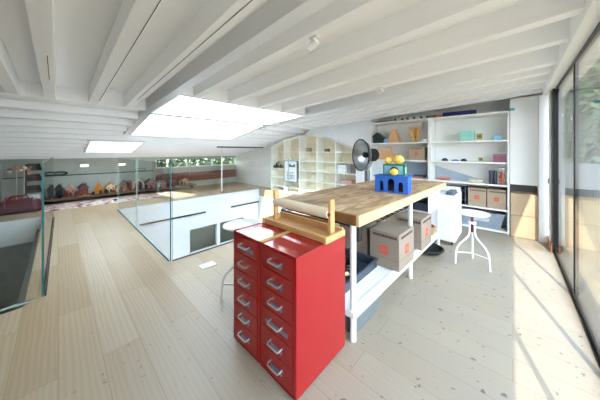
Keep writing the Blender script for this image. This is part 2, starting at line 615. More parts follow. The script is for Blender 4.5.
# white panelling above and beside the bookcase, front flush with the shelves
arch = [(-5.46, 1.335), (-5.1, 1.47), (-4.75, 1.565), (-4.4, 1.615), (-4.05, 1.63), (-3.7, 1.60), (-3.3, 1.52), (-3.06, 1.44), (-2.8, 1.35), (-2.50, 1.235)]
w = MB()
poly = [(-3.5, zt(-3.5)), (-4.05, 1.655)] + [(x, z + 0.015) for x, z in arch[5:]] + [(-2.49, 0.0), (-2.17, 0.0), (-2.17, zt(-2.17))]
w.prism(poly, 4.49, YB, 'y')
struct('wall_back_panelling', w, mat('soft_white_panel', (226, 227, 228), 0.6, var=0.015))
# cupboard panel, niche and white post at the glazed corner
w = MB()
w.box(-0.03, 0.25, 4.42, YB, 0.73, 1.95); w.box(0.25, XG, 4.36, YB, 0, 1.95)
struct('wall_corner', w, M_white, bevel=0.003)
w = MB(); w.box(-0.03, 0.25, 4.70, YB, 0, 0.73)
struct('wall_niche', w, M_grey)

# ceiling boards with the roof-light openings
SX0, SXM, SX1, SY0, SY1 = -5.2, -3.85, -2.72, 0.93, 2.98
TX0, TX1, TY0, TY1 = -7.0, -5.87, 0.42, 1.27
def slope(mb, xa, xb_, ya, yb_, th=0.06, zf=zt):
    xs = [xa] + [x for x in (XB - 0.3, XB) if min(xa, xb_) < x < max(xa, xb_)] + [xb_]
    for a, b_ in zip(xs[:-1], xs[1:]):
        za, zb_ = zf(a), zf(b_)
        mb.hexa([(a, ya, za), (b_, ya, zb_), (b_, yb_, zb_), (a, yb_, za)], [(a, ya, za + th), (b_, ya, zb_ + th), (b_, yb_, zb_ + th), (a, yb_, za + th)])
ce = MB()
slope(ce, SX1, XG + 0.26, YS, YB + 0.1)
slope(ce, SX0, SX1, YS, SY0); slope(ce, SX0, SX1, SY1, YB + 0.1)
slope(ce, TX1, SX0, YS, YB + 0.1)
slope(ce, TX0, TX1, YS, TY0); slope(ce, TX0, TX1, TY1, YB + 0.1)
slope(ce, XF - 0.3, TX0, YS, YB + 0.1)
ceiling = struct('ceiling', ce, M_ceil, smooth=0)
def beam_x(y, xa, xb_, wd=0.09):
    mb = MB()
    xs = [xa] + [x for x in (XB,) if xa < x < xb_] + [xb_]
    for a, b_ in zip(xs[:-1], xs[1:]):
        mb.hexa([(a, y - wd / 2, zb(a)), (b_, y - wd / 2, zb(b_)), (b_, y + wd / 2, zb(b_)), (a, y + wd / 2, zb(a))],
                [(a, y - wd / 2, zt(a) + 0.01), (b_, y - wd / 2, zt(b_) + 0.01), (b_, y + wd / 2, zt(b_) + 0.01), (a, y + wd / 2, zt(a) + 0.01)])
    return mb.build('ceiling_beam', M_beam, ceiling, 0.004)
for y in (-2.75, -2.3, -1.9, -1.5, -1.1, -0.7, -0.31, -0.06, 0.29, 0.63):
    beam_x(y, XB, XG - 0.02)
beam_x(0.875, SX0 - 0.05, XG - 0.02, 0.10)
for y in (1.10, 1.54, 2.0, 2.46):
    beam_x(y, SX1 + 0.06, XG - 0.02)
beam_x(3.03, SX0 - 0.05, XG - 0.02, 0.10)
for y in (3.34, 3.70, 4.05, 4.42):
    beam_x(y, XB, XG - 0.02)
for y, xa, xb_ in ((0.328, -3.5, 0.3), (0.632, -3.2, 0.3), (-0.05, -2.9, -2.3)):
    mb = MB(); mb.bar((xa, y, zb(xa) - 0.0005), (xb_, y, zb(xb_) - 0.0005), 0.004, 0.003)
    mb.build('timber_crack', mat('dark_crack', (96, 92, 88), 0.9), ceiling)
def beam_y(x, ya, yb_, wd=0.08, h=None):
    mb = MB()
    z0, z1 = zb(x), zt(x) + 0.012
    mb.box(x - wd / 2, x + wd / 2, ya, yb_, z0, z1)
    return mb.build('ceiling_joist', M_beam, ceiling, 0.004)
beam_y(XB - 0.03, YS, 0.83, 0.10); beam_y(XB - 0.03, 3.08, YB, 0.10)
beam_y(SX1 + 0.03, 0.92, 2.98, 0.06)
for x in (-4.15, -4.55, -4.95):
    beam_y(x, YS, 0.83); beam_y(x, 3.08, YB)
for x in (-5.30, -5.68):
    beam_y(x, YS, YB)
for x in (-6.05, -6.42, -6.80):
    beam_y(x, YS, TY0 - 0.02); beam_y(x, TY1 + 0.02, YB)
for x in (-7.15, -7.5, -7.85):
    beam_y(x, YS, YB)

# roof lights: white shaft, frame, pane
def rooflight(name, xa, xb_, ya, yb_, h=0.28):
    mb = MB()
    th = 0.04
    def wallq(pa, pb, off):
        (ax, ay), (bx, by) = pa, pb
        mb.hexa([(ax, ay, zb(ax)), (bx, by, zb(bx)), (bx + off[0], by + off[1], zb(bx)), (ax + off[0], ay + off[1], zb(ax))],
                [(ax, ay, zt(ax) + h), (bx, by, zt(bx) + h), (bx + off[0], by + off[1], zt(bx) + h), (ax + off[0], ay + off[1], zt(ax) + h)])
    i = 0.006
    xa, xb_, ya, yb_ = xa + i, xb_ - i, ya + i, yb_ - i
    wallq((xa, ya), (xb_, ya), (0, -th)); wallq((xa, yb_), (xb_, yb_), (0, th))
    wallq((xa, ya), (xa, yb_), (-th, 0)); wallq((xb_, ya), (xb_, yb_), (th, 0))
    o = struct(name, mb, M_white, smooth=0)
    p = MB()
    za, zb_ = zt(xa) + h - 0.03, zt(xb_) + h - 0.03
    p.hexa([(xa, ya, za), (xb_, ya, zb_), (xb_, yb_, zb_), (xa, yb_, za)], [(xa, ya, za + .01), (xb_, ya, zb_ + .01), (xb_, yb_, zb_ + .01), (xa, yb_, za + .01)])
    p.build('pane', M_skyglass, o)
    return o
rooflight('window_1', SX0, SXM - 0.045, SY0, SY1)
rooflight('window_2', SXM + 0.045, SX1, SY0, SY1)
rooflight('window_3', TX0, TX1, TY0, TY1, 0.2)

# glazed sliding wall
w = MB(); w.box(XG - 0.075, XG + 0.14, YS, YB, 1.935, 2.26)
struct('trim_fascia', w, M_white, bevel=0.004)
w = MB(); w.box(XG - 0.01, XG + 0.12, -0.25, 4.22, -0.03, 0.012)
struct('trim_threshold', w, M_black)
w = MB(); w.box(XG - 0.03, XG + 0.02, 3.99, 4.36, 0.0, 0.10)
struct('trim_corner_block', w, M_tan)
edges = [3.98, 2.87, 1.86, 0.82, -0.25]
for i in range(len(edges) - 1):
    yb_, ya = edges[i], edges[i + 1]
    xo = XG
    fr = MB()
    fw = 0.012
    fr.box(xo, xo + 0.026, ya, ya + fw, 0.012, 1.935); fr.box(xo, xo + 0.026, yb_ - fw, yb_, 0.012, 1.935)
    fr.box(xo, xo + 0.026, ya + fw, yb_ - fw, 0.012, 0.045); fr.box(xo, xo + 0.026, ya + fw, yb_ - fw, 1.905, 1.935)
    d = struct('door_%d' % (i + 1), fr, M_black)
    p = MB(); p.box(xo + 0.004, xo + 0.012, ya + fw, yb_ - fw, 0.045, 1.905)
    p.build('pane', M_doorglass, d)
jb = MB(); jb.box(XG - 0.02, XG + 0.05, 3.98, 4.10, 0.012, 1.935); jb.box(XG - 0.02, XG + 0.02, 4.26, 4.30, 0.1, 1.935)
j = struct('trim_door_jamb', jb, M_black, bevel=0.003)
jw = MB(); jw.box(XG - 0.03, XG + 0.02, 4.10, 4.26, 0.1, 1.95)
struct('trim_jamb_cover', jw, M_white, bevel=0.003)
lk = MB(); lk.box(XG - 0.045, XG - 0.028, 4.15, 4.20, 0.80, 0.86)
lk.build('door_lock', M_steel, j, 0.004)

# glass balustrades
def balustrade(name, label, runs, thick=0.014, z1=1.10, teal=None, chan=None):
    t = thing(name, label, 'balustrade', (runs[0][0][0], runs[0][0][1], 0))
    o = Vector((runs[0][0][0], runs[0][0][1], 0))
    for ri, (a, b_) in enumerate(runs):
        A, B = Vector((a[0], a[1], 0)) - o, Vector((b_[0], b_[1], 0)) - o
        d = (B - A).normalized(); s = Vector((-d.y, d.x, 0)) * thick / 2
        bot = [A - s, B - s, B + s, A + s]
        mb = MB()
        z0 = 0.0
        vs = [(p.x, p.y, z0) for p in bot] + [(p.x, p.y, z1) for p in bot]
        mb.add(vs, [(0, 1, 5, 4), (2, 3, 7, 6)])
        mb.cur = 1
        mb.add(vs, [(4, 5, 6, 7), (0, 3, 2, 1)])
        for ei, q in enumerate(((3, 0, 4, 7), (1, 2, 6, 5))):
            mb.cur = 2 if (ri, ei) in teal else 1
            mb.add(vs, [q])
        mb.build('glass_panel', [M_glass, M_edge, M_teal], t, smooth=0)
        ch = MB()
        s2 = Vector((-d.y, d.x, 0)) * 0.009
        for sg in (chan[ri],):
            ch.bar(A + s * sg + s2 * sg + Vector((0, 0, 0.004)), B + s * sg + s2 * sg + Vector((0, 0, 0.004)), 0.008, 0.008)
        ch.build('base_channel', M_blackm if chan[ri] != 2 else M_edge, t)
    return t
balustrade('glass_balustrade', 'frameless glass balustrade with teal edge round the stair opening', [((-2.83, -0.085), (-6.05, -0.06)), ((-2.83, -0.12), (-2.83, -1.7))], teal=((0, 0), (1, 0)), chan=(-1, 2))
balustrade('glass_balustrade', 'frameless glass balustrade round the white gallery opening under the big rooflight',
           [((-2.735, 0.845), (-4.3, 0.845)), ((-4.31, 0.845), (-5.93, 0.845)), ((-2.725, 0.86), (-2.725, 2.62)), ((-2.725, 2.63), (-2.725, 4.40))], teal=((0, 0), (2, 0)), chan=(1, 1, -1, -1), z1=1.07)

# ------------------------------------------------------------------ outdoors
w = MB(); w.box(XG + 0.12, 40.0, -30, 40, -0.2, -0.06)
struct('ground', w, M_terrace)
w = MB(); w.box(4.2, 4.4, -14, 14, -0.06, 0.55)
struct('wall_garden', w, M_brick)
w = MB(); w.box(-2.0, 4.2, 10.0, 10.2, -0.06, 0.85)
struct('wall_terrace', w, M_lowwall)
def tree(label, x, y, h, r, seed):
    rnd = random.Random(seed)
    t = thing('garden_tree', label, 'tree', (x, y, -0.06), 0, 'trees beyond the terrace')
    tr = MB()
    tr.tube([(0, 0, 0), (0.05, 0.02, h * 0.35), (-0.03, 0.06, h * 0.75)], [0.13, 0.10, 0.05], 8)
    for k in range(4):
        a = k * 1.7
        tr.tube([(0.03, 0.02, h * (0.3 + 0.08 * k)), (math.cos(a) * r * 0.6, math.sin(a) * r * 0.6, h * (0.55 + 0.08 * k))], [0.05, 0.02], 6)
    tr.build('trunk', M_bark, t)
    fo = MB()
    blobs = [((rnd.uniform(-.5, .5) * r, rnd.uniform(-.5, .5) * r, h * rnd.uniform(0.15, 0.88)), r * rnd.uniform(0.5, 0.7)) for _ in range(12)]
    for c, br in blobs:
        for _ in range(700):
            v = Vector((rnd.gauss(0, 1), rnd.gauss(0, 1), rnd.gauss(0, 1))).normalized() * br * rnd.uniform(0.75, 1.05)
            p = Vector(c) + v
            if p.z < 0.1: continue
            a = Vector((rnd.gauss(0, 1), rnd.gauss(0, 1), rnd.gauss(0, 1))).normalized()
            b_ = a.orthogonal().normalized()
            s = rnd.uniform(0.10, 0.17)
            fo.add([p - a * s, p + b_ * s * 0.5, p + a * s, p - b_ * s * 0.5], [(0, 1, 2, 3)])
    me = fo.build('foliage', M_foliage, t, smooth=0)
spots = [(1.9, 12.6), (6.6, 12.8), (-2.9, 12.8), (4.3, 16.8)]
for i, (x, y) in enumerate(spots):
    tree('dark leafy tree seen through the glazed wall, standing beyond the grey terrace wall', x, y, 5.2, 1.9, 20 + i)
w = MB(); w.box(-30, XF - 0.15, -20, 30, -0.2, -0.06)
struct('ground_garden', w, mat('garden_lawn', (120, 140, 80), 0.9, var=0.1))
for i in range(4):  # shrubs put in to fill the strip window with green
    rnd = random.Random(60 + i)
    yy = 2.3 + 1.15 * i
    t = thing('garden_shrub', ['bushy green shrub outside the low eaves window, next to its play-corner end', 'bushy green shrub outside the low eaves window, second from the play corner', 'bushy green shrub outside the low eaves window, third from the play corner', 'bushy green shrub outside the low eaves window, next to the gable wall'][i], 'shrub', (-9.7, yy, -0.06), 0, 'shrubs outside the eaves window')
    st = MB()
    for k in range(4):
        st.tube([(0, 0, 0), (0.2 * math.cos(k * 1.6), 0.2 * math.sin(k * 1.6), 0.9)], [0.03, 0.012], 6)
    st.build('stem', M_bark, t)
    fo = MB()
    for _ in range(1500):
        p = Vector((rnd.gauss(0, 1), rnd.gauss(0, 1), rnd.gauss(0, 1))).normalized() * rnd.uniform(0.7, 1.0)
        p = Vector((p.x * 0.45, p.y * 0.54, 0.85 + p.z * 0.75))
        a_ = Vector((rnd.gauss(0, 1), rnd.gauss(0, 1), rnd.gauss(0, 1))).normalized(); b_ = a_.orthogonal().normalized()
        q = rnd.uniform(0.05, 0.09)
        fo.add([p - a_ * q, p + b_ * q * 0.5, p + a_ * q, p - b_ * q * 0.5], [(0, 1, 2, 3)])
    fo.build('foliage', M_foliage, t, smooth=0)
# ================================================================== BENCH AND CABINETS
# two red drawer units side by side
def drawer_unit(label, loc, wide):
    t = thing('drawer_cabinet', label, 'drawer cabinet', loc, 0, 'red metal drawer cabinets')
    W, D, H = 0.278, 0.43, 0.69
    b = MB()
    th = 0.004
    b.box(0, th, 0, D, 0.012, H); b.box(W - th, W, 0, D, 0.012, H)
    b.box(th, W - th, D - th, D, 0.012, H); b.box(th, W - th, 0, D - th, H - 0.012, H); b.box(th, W - th, 0.0, D - th, 0.012, 0.035)
    b.box(th, 0.022, 0.0, 0.02, 0.035, H - 0.012); b.box(W - 0.022, W - th, 0.0, 0.02, 0.035, H - 0.012)
    b.box(0.012, 0.04, 0.02, 0.05, 0, 0.012); b.box(W - 0.04, W - 0.012, 0.02, 0.05, 0, 0.012)
    b.box(0.012, 0.04, D - 0.05, D - 0.02, 0, 0.012); b.box(W - 0.04, W - 0.012, D - 0.05, D - 0.02, 0, 0.012)
    b.build('body', M_red, t, 0.0025)
    dh = (H - 0.012 - 0.037) / 6
    for k in range(6):
        z0 = 0.037 + (5 - k) * dh
        d = MB()
        d.box(0.0235, W - 0.0235, -0.004, 0.012, z0 + 0.0015, z0 + dh - 0.0015)
        d.box(0.028, W - 0.028, 0.012, D - 0.03, z0 + 0.004, z0 + dh - 0.02)
        dr = d.build('drawer', M_red, t, 0.0025)
        zc = z0 + dh * 0.52
        if wide[k] >= 0:
            pw = 0.085 if wide[k] else 0.044
            pl = MB(); pl.box(W / 2 - pw, W / 2 + pw, -0.0065, -0.004, zc - 0.026, zc - 0.006)
            pl.build('label_plate', M_plate, dr, 0.001)
        h = MB()
        hw = 0.043
        h.tube([(W / 2 - hw, -0.004, zc + 0.006), (W / 2 - hw, -0.026, zc + 0.004), (W / 2 - hw + 0.006, -0.031, zc), (W / 2 + hw - 0.006, -0.031, zc), (W / 2 + hw, -0.026, zc + 0.004), (W / 2 + hw, -0.004, zc + 0.006)], 0.0042, 8)
        h.build('handle', M_chrome, dr)
    return t
drawer_unit('left one of two glossy red six-drawer metal cabinets, beside the gallery', (-1.308, 0.772, 0), [1, -1, 0, 0, 0, 0])
drawer_unit('right one of two glossy red six-drawer metal cabinets, against the bench leg', (-1.026, 0.772, 0), [0, 0, 0, 1, 0, 0])
s = MB(); s.box(-0.013, 0.013, 0, 0.43, 0, 0.004)
solo(s, 'wooden_lath', mat('khaki_lath', (186, 150, 84), 0.6), 'thin khaki lath lying over the joint between the red cabinet tops', 'lath', (-1.027, 0.774, 0.6905))

# roll holder on the cabinet tops
t = thing('paper_roll_holder', 'pine stand with a cream roller between two posts, standing on the red cabinets', 'roll holder', (-1.30, 1.0, 0.6905))
for y0 in (0.0, 0.155):
    m_ = MB(); m_.box(0.0, 0.56, y0, y0 + 0.018, 0, 0.034 if y0 == 0 else 0.05)
    m_.build('rail', M_pine, t, 0.002)
bb = MB(); bb.box(0.016, 0.544, 0.018, 0.155, 0.0, 0.01); bb.build('tray_board', M_pine, t)
for xx in (-0.002, 0.542):
    m_ = MB(); m_.box(xx, xx + 0.02, -0.008, 0.185, 0.0, 0.036); m_.build('end_board', M_pine, t, 0.002)
for xx in (0.022, 0.515):
    m_ = MB(); m_.box(xx, xx + 0.02, 0.075, 0.115, 0.01, 0.225); m_.build('post', M_pine, t, 0.002)
    k = MB(); k.lathe([(0.0, 0), (0.011, 0.001), (0.011, 0.006), (0, 0.008)], 12, (xx + 0.01, 0.0749, 0.14), (0, -1, 0)); k.build('screw_cap', M_darkwood, t)
r_ = MB(); r_.tube([(0.043, 0.093, 0.140), (0.514, 0.093, 0.140)], 0.031, 20); r_.build('roller', M_roller, t)
r_ = MB(); r_.tube([(0.042, 0.135, 0.072), (0.514, 0.135, 0.072)], 0.008, 10); r_.build('crossbar', M_darkwood, t)

# workbench
BR = -0.03
bench_loc = Vector((-1.045, 2.265, 0))
bench = thing('workbench', 'long white-framed workbench with a worn brown timber top', 'workbench', bench_loc, BR)
b = MB(); b.box(-0.385, 0.372, -0.985, 1.12, 0.735, 0.80)
b.build('bench_top', M_bench, bench, 0.004)
b = MB(); b.box(0.372, 0.392, -1.0, 1.12, 0.733, 0.80); o = b.build('edge_strip', M_pale, bench, 0.003); o['label'] = 'pale side lipping'
b = MB(); b.box(-0.385, 0.372, -1.0, -0.985, 0.733, 0.799); o = b.build('end_strip', M_darkwood, bench, 0.003); o['label'] = 'dark brown end lipping'
for sx in (-0.335, 0.335):
    for sy in (-0.975, 0.03, 0.985):
        l = MB(); l.tube([(sx, sy, 0), (sx, sy, 0.733)], 0.0195, 14)
        if sx > 0 or sy < 0.9:
            l.build('leg', M_wsteel, bench)
sh = MB(); sh.box(-0.315, 0.315, -0.99, 0.985, 0.168, 0.182)
sh.build('shelf', M_wsteel, bench)
sf = MB()
for sx in (-0.335, 0.335):
    sf.box(sx - 0.022, sx + 0.022, -1.0, 1.005, 0.152, 0.190)
for sy in (-0.98, 0.985):
    sf.box(-0.313, 0.313, sy - 0.02, sy + 0.02, 0.152, 0.1815)
sf.build('shelf_frame', M_wsteel, bench)
ra = MB()
for sx in (-0.335, 0.335):
    ra.box(sx - 0.015, sx + 0.015, -0.95, 0.98, 0.705, 0.733)
for sy in (-0.95, -0.45, 0.03, 0.55, 0.96):
    ra.box(-0.32, 0.32, sy - 0.015, sy + 0.015, 0.71, 0.733)
ra.build('under_frame', M_blackm, bench)
def onbench(x, y, z=0.801):
    v = Matrix.Rotation(BR, 3, 'Z') @ Vector((x, y, 0)) + bench_loc
    return (v.x, v.y, z)
SZ = 0.1825
# clamps and rack under the top
t = thing('clamp', 'black bar clamp hanging under the near end of the bench top', 'clamp', onbench(0.35, -0.93, 0))
c_ = MB(); c_.box(-0.012, 0.012, -0.02, 0.02, 0.62, 0.733); c_.build('jaw', M_black, t, 0.003)
c_ = MB(); c_.bar((0, 0.02, 0.69), (-0.02, 0.42, 0.712), 0.022, 0.02); c_.build('bar', M_black, t, 0.003)
t = thing('wire_rack', 'black wire rack slung under the bench top above the boxes', 'rack', onbench(0.12, -0.25, 0), BR)
for k in range(7):
    c_ = MB(); yy = -0.28 + k * 0.1
    c_.tube([(-0.16, yy, 0.705), (-0.16, yy, 0.645), (0.17, yy, 0.645), (0.17, yy, 0.705)], 0.005, 6); c_.build('hoop', M_black, t)
c_ = MB()
for xx in (-0.16, 0.0, 0.17):
    c_.tube([(xx, -0.3, 0.645), (xx, 0.34, 0.645)], 0.005, 6)
c_.build('rail', M_black, t)
for k, (xx, yy, l_) in enumerate(((-0.08, -0.26, 0.4), (0.02, -0.22, 0.45), (0.1, -0.28, 0.5))):
    c_ = MB(); c_.bar((xx, yy, 0.660), (xx + 0.02, yy + l_, 0.660), 0.035, 0.018)
    solo(c_, 'metal_file', M_black, ['short', 'middle', 'long'][k] + ' black tool lying in the wire rack under the bench', 'tool', onbench(0.12, -0.25, 0), BR, 'tools in the wire rack', 0.003)

# cardboard cartons
def carton(label, loc, W, D, H, rz=0.0, m=M_card, front=True, side=True, group='printed cardboard cartons'):
    t = thing('cardboard_box', label, 'box', loc, rz, group)
    b = MB(); b.box(0, W, 0, D, 0, H)
    b.build('carton', m, t, 0.004)
    fl_ = MB(); fl_.box(0.003, W - 0.003, 0.003, D / 2 - 0.002, H, H + 0.003); fl_.box(0.003, W - 0.003, D / 2 + 0.002, D - 0.003, H, H + 0.003)
    fl_.build('flap', m, t)
    def face(o, rot, wd):
        q = min(wd, H) * 0.27
        R_ = Matrix.Rotation(rot, 3, 'Z')
        def put(mb, nm, mm):
            ob = mb.build(nm, mm, t); ob.location = o; ob.rotation_euler = (0, 0, rot); return ob
        s_ = MB(); s_.box(-q / 2, q / 2, -0.0012, 0, H * 0.5 - q / 2, H * 0.5 + q / 2)
        sq = put(s_, 'printed_square', M_mark)
        text('illy', q * 0.62, 'printed_word', m, sq, (0, -0.0014, H * 0.5), (PI / 2, 0, 0), 0.0004, 0.3)
        s_ = MB()
        x = -wd * 0.38
        while x < wd * 0.38:
            l_ = random.uniform(0.012, 0.03)
            s_.box(x, x + l_, -0.001, 0, H * 0.86, H * 0.93); x += l_ + 0.004
        put(s_, 'printed_strip', M_ink)
        s_ = MB(); s_.box(-wd * 0.49, wd * 0.49, -0.0008, 0, H * 0.28, H * 0.285)
        put(s_, 'box_seam', M_ink)
    if front: face((W / 2, 0, 0), 0, W)
    if side: face((W, D / 2, 0), PI / 2, D)
    return t
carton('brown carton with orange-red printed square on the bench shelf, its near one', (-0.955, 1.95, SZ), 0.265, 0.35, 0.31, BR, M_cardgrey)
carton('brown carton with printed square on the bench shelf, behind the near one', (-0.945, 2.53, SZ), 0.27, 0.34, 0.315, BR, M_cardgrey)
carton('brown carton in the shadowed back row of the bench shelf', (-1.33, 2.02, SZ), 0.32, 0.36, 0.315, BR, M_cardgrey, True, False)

# tray and bin by the near bench leg
t = thing('storage_tray', 'dark blue-grey open plastic tray of bits on the bench shelf', 'tray', (-1.33, 1.33, SZ))
TW, TD, TH = 0.46, 0.58, 0.075
b = MB(); b.box(0, TW, 0, TD, 0, 0.008); b.box(0, 0.012, 0, TD, 0.008, TH); b.box(TW - 0.012, TW, 0, TD, 0.008, TH); b.box(0.012, TW - 0.012, 0, 0.012, 0.008, TH); b.box(0.012, TW - 0.012, TD - 0.012, TD, 0.008, TH)
b.build('shell', M_bluegrey, t, 0.003)
b = MB()
for q in ((-0.012, 0.004, -0.012, TD + 0.012), (TW - 0.004, TW + 0.012, -0.012, TD + 0.012), (0.004, TW - 0.004, -0.012, 0.004), (0.004, TW - 0.004, TD - 0.004, TD + 0.012)):
    b.box(q[0], q[1], q[2], q[3], TH - 0.006, TH + 0.004)
b.build('rim', M_bluegrey, t, 0.002)
c_ = MB()
for k in range(4):
    c_.tube([(0.085 * math.cos(a) * (1 - 0.06 * k), 0.085 * math.sin(a) * (1 - 0.06 * k), 0.012 + 0.022 * k) for a in [2 * PI * i / 24 for i in range(24)]], 0.011, 8, True)
solo(c_, 'hose_coil', M_black, 'coiled black hose lying in the blue-grey tray', 'hose', (-1.02, 1.66, SZ + 0.009))
c_ = MB(); c_.lathe([(0, 0), (0.03, 0), (0.032, 0.01), (0.032, 0.06), (0.02, 0.075), (0, 0.075)], 16)
solo(c_, 'yellow_pot', flat((222, 206, 110)), 'small pale yellow pot in the blue-grey tray', 'pot', (-1.10, 1.50, SZ + 0.009))
c_ = MB(); c_.bar((0, 0, 0.03), (0.1, 0.16, 0.05), 0.03, 0.02)
solo(c_, 'brush', flat((232, 220, 180)), 'cream-handled brush in the blue-grey tray', 'brush', (-1.04, 1.40, SZ + 0.009), 0, None, 0.004)
t = thing('storage_bin', 'grey translucent bin on the floor under the bench shelf', 'bin', (-1.25, 1.31, 0), BR)
b = MB(); b.hexa([(0.02, 0.02, 0), (0.5, 0.02, 0), (0.5, 0.34, 0), (0.02, 0.34, 0)], [(0, 0, 0.13), (0.52, 0, 0.13), (0.52, 0.36, 0.13), (0, 0.36, 0.13)])
b.build('body', mat('grey_translucent_plastic', (104, 110, 112), 0.4), t, 0.006)
b = MB(); b.box(-0.008, 0.528, -0.008, 0.368, 0.13, 0.142); b.build('lid', M_grey, t, 0.003)
# white drawer box under the far end of the top
t = thing('document_box', 'white open-ended document box under the far end of the bench top', 'box', (-1.02, 2.84, 0.50), BR)
X1, Y1, H1 = 0.335, 0.42, 0.205
b = MB(); b.box(0, X1, 0, Y1, 0, 0.008); b.box(0, X1, 0, Y1, H1 - 0.008, H1); b.box(0, 0.008, 0, Y1, 0.008, H1 - 0.008); b.box(X1 - 0.008, X1, 0, Y1, 0.008, H1 - 0.008); b.box(0.008, X1 - 0.008, Y1 - 0.008, Y1, 0.008, H1 - 0.008)
b.build('case', M_white, t, 0.002)
b = MB(); b.box(0.02, X1 - 0.02, 0.05, Y1 - 0.02, 0.009, 0.10); b.build('tray', M_bluegrey, t, 0.003)
b = MB(); b.lathe([(0, 0), (0.02, 0), (0.02, 0.001), (0, 0.001)], 16, (X1, 0.27, 0.085), (1, 0, 0)); b.build('printed_badge', flat((70, 72, 88)), t)
b = MB(); b.lathe([(0, 0), (0.024, 0), (0.024, 0.001), (0, 0.001)], 16, (X1, 0.27, 0.15), (1, 0, 0), (0.7, 1)); b.build('printed_badge', flat((70, 72, 88)), t)
for k, (zz, hh) in enumerate(((0.39, 0.0),)):
    pass
b = MB()
for xx in (0.02, 0.31):
    b.box(xx, xx + 0.015, 0.05, 0.37, 0.20, 0.209)
b.build('hanger', M_black, t)
# basket with cloth, pan on the floor
t = thing('wicker_basket', 'small brown basket of dark cloth on the far end of the bench shelf', 'basket', (-0.80, 3.12, SZ))
b = MB()
for k in range(7):
    zz = 0.008 + 0.014 * k; rr = 0.085 + 0.004 * k
    b.tube([(rr * math.cos(a), rr * math.sin(a), zz) for a in [2 * PI * i / 20 for i in range(20)]], 0.009, 6, True)
b.lathe([(0, 0), (0.085, 0), (0.085, 0.01), (0, 0.01)], 20)
b.build('weave', mat('wicker', (176, 128, 78), 0.7, var=0.12, scale=30), t)
b = MB(); b.ball((0.0, 0, 0.105), 0.075, 1, 1, 0.55, 14, 5, 0.15); b.build('cloth', flat((44, 70, 72)), t)
t = thing('wire_pan', 'dark round wire sieve on the floor under the far end of the bench', 'sieve', (-0.74, 3.02, 0))
b = MB(); b.lathe([(0.10, 0.0), (0.14, 0.02), (0.16, 0.055), (0.155, 0.055), (0.135, 0.024), (0.095, 0.006)], 28); b.build('bowl', mat('dark_wire_mesh', (66, 66, 62), 0.6, 0.3, var=0.2, scale=60), t)
b = MB(); b.tube([(0.163 * math.cos(a), 0.163 * math.sin(a), 0.055) for a in [2 * PI * i / 28 for i in range(28)]], 0.007, 8, True); b.build('rim', M_black, t)

# toy castle and gourds on the bench
def arch_pts(cx, w_, z0, zs):
    return [(cx - w_ / 2, z0)] + [(cx - w_ / 2 * math.cos(a), zs + w_ / 2 * math.sin(a)) for a in [PI * i / 10 for i in range(11)]] + [(cx + w_ / 2, z0)]
def arcade(mb, W, H, y0, y1, ops, base=0.012):
    poly = [(0, base)]
    for cx, w_, zs in ops:
        poly += arch_pts(cx, w_, base, zs)
    poly += [(W, base), (W, H), (0, H)]
    mb.prism(poly, y0, y1, 'y')
    mb.box(0, W, y0, y1, 0, base)
t = thing('toy_arcade', 'blue wooden toy building with three arches on the bench top', 'toy building', (-1.005, 2.165, 0.801), 0.10)
W, D, H = 0.305, 0.155, 0.15
b = MB(); arcade(b, W, H, 0, 0.014, [(0.064, 0.038, 0.088), (0.153, 0.062, 0.102), (0.241, 0.042, 0.084)]); b.build('front', M_blue, t, 0.0015)
b = MB()
poly = [(0, 0)] + arch_pts(D / 2, 0.04, 0.0, 0.09) + [(D, 0), (D, H), (0, H)]
pol2 = [(0.014 + (D - 0.014) * p[0] / D, p[1]) for p in poly]
b.prism(pol2, W - 0.014, W, 'x'); b.build('side', M_blue, t, 0.0015)
b = MB(); b.prism(pol2, 0, 0.014, 'x'); b.build('side', M_blue, t, 0.0015)
b = MB(); b.box(0.014, W - 0.014, D - 0.012, D, 0, H); b.box(0.014, W - 0.014, 0.014, D - 0.012, 0, 0.004); o = b.build('lining', flat((70, 58, 74)), t); o['label'] = 'dark inside lining'
b = MB(); b.box(-0.006, W + 0.006, -0.006, D + 0.006, H, H + 0.012); b.build('roof_board', M_blue, t, 0.002)
TZ = 0.801 + H + 0.0125
t = thing('toy_block', 'green and pale blue wooden toy block with a round arch, on the blue toy building', 'toy block', (-0.955, 2.24, TZ), 0.10)
W2, D2, H2 = 0.205, 0.085, 0.105
b = MB(); b.box(0, 0.012, 0, D2, 0, H2); b.box(W2 - 0.012, W2, 0, D2, 0, H2); b.box(0.012, W2 - 0.012, 0, D2, H2 - 0.013, H2); b.box(0.012, W2 - 0.012, 0, D2, 0, 0.008)
b.build('frame', M_green, t, 0.0015)
b = MB(); b.prism([(0.012, 0.008)] + arch_pts(0.105, 0.085, 0.008, 0.042) + [(W2 - 0.012, 0.008), (W2 - 0.012, H2 - 0.013), (0.012, H2 - 0.013)], 0.008, 0.02, 'y')
b.build('arch_panel', M_sky, t)
b = MB(); b.box(0.012, W2 - 0.012, D2 - 0.01, D2, 0.008, H2 - 0.013); b.build('back_panel', flat((40, 40, 46)), t)
b = MB(); b.prism([(p[0] * 1.0, p[1]) for p in [(0.03, 0.02), (0.055, 0.02), (0.055, 0.08), (0.03, 0.08)]], W2, W2 + 0.0015, 'x'); b.build('side_window', flat((228, 232, 210)), t)
def gourd(label, loc, r):
    t = thing('gourd', label, 'gourd', loc, 0.3, 'yellow gourds on the toy building')
    b = MB(); b.ball((0, 0, r * 0.86), r, 1, 1, 0.86, 24, 8, 0.09); b.build('fruit', M_yellow, t, smooth=60)
    b = MB(); b.tube([(0, 0, r * 1.62), (0.003, 0, r * 1.82), (0.008, 0.002, r * 1.95)], [0.006, 0.004, 0.004], 8); b.build('stem', flat((150, 128, 70)), t)
    return t
gourd('larger yellow gourd on top of the green toy block', (-0.825, 2.30, TZ + H2 + 0.0005), 0.054)
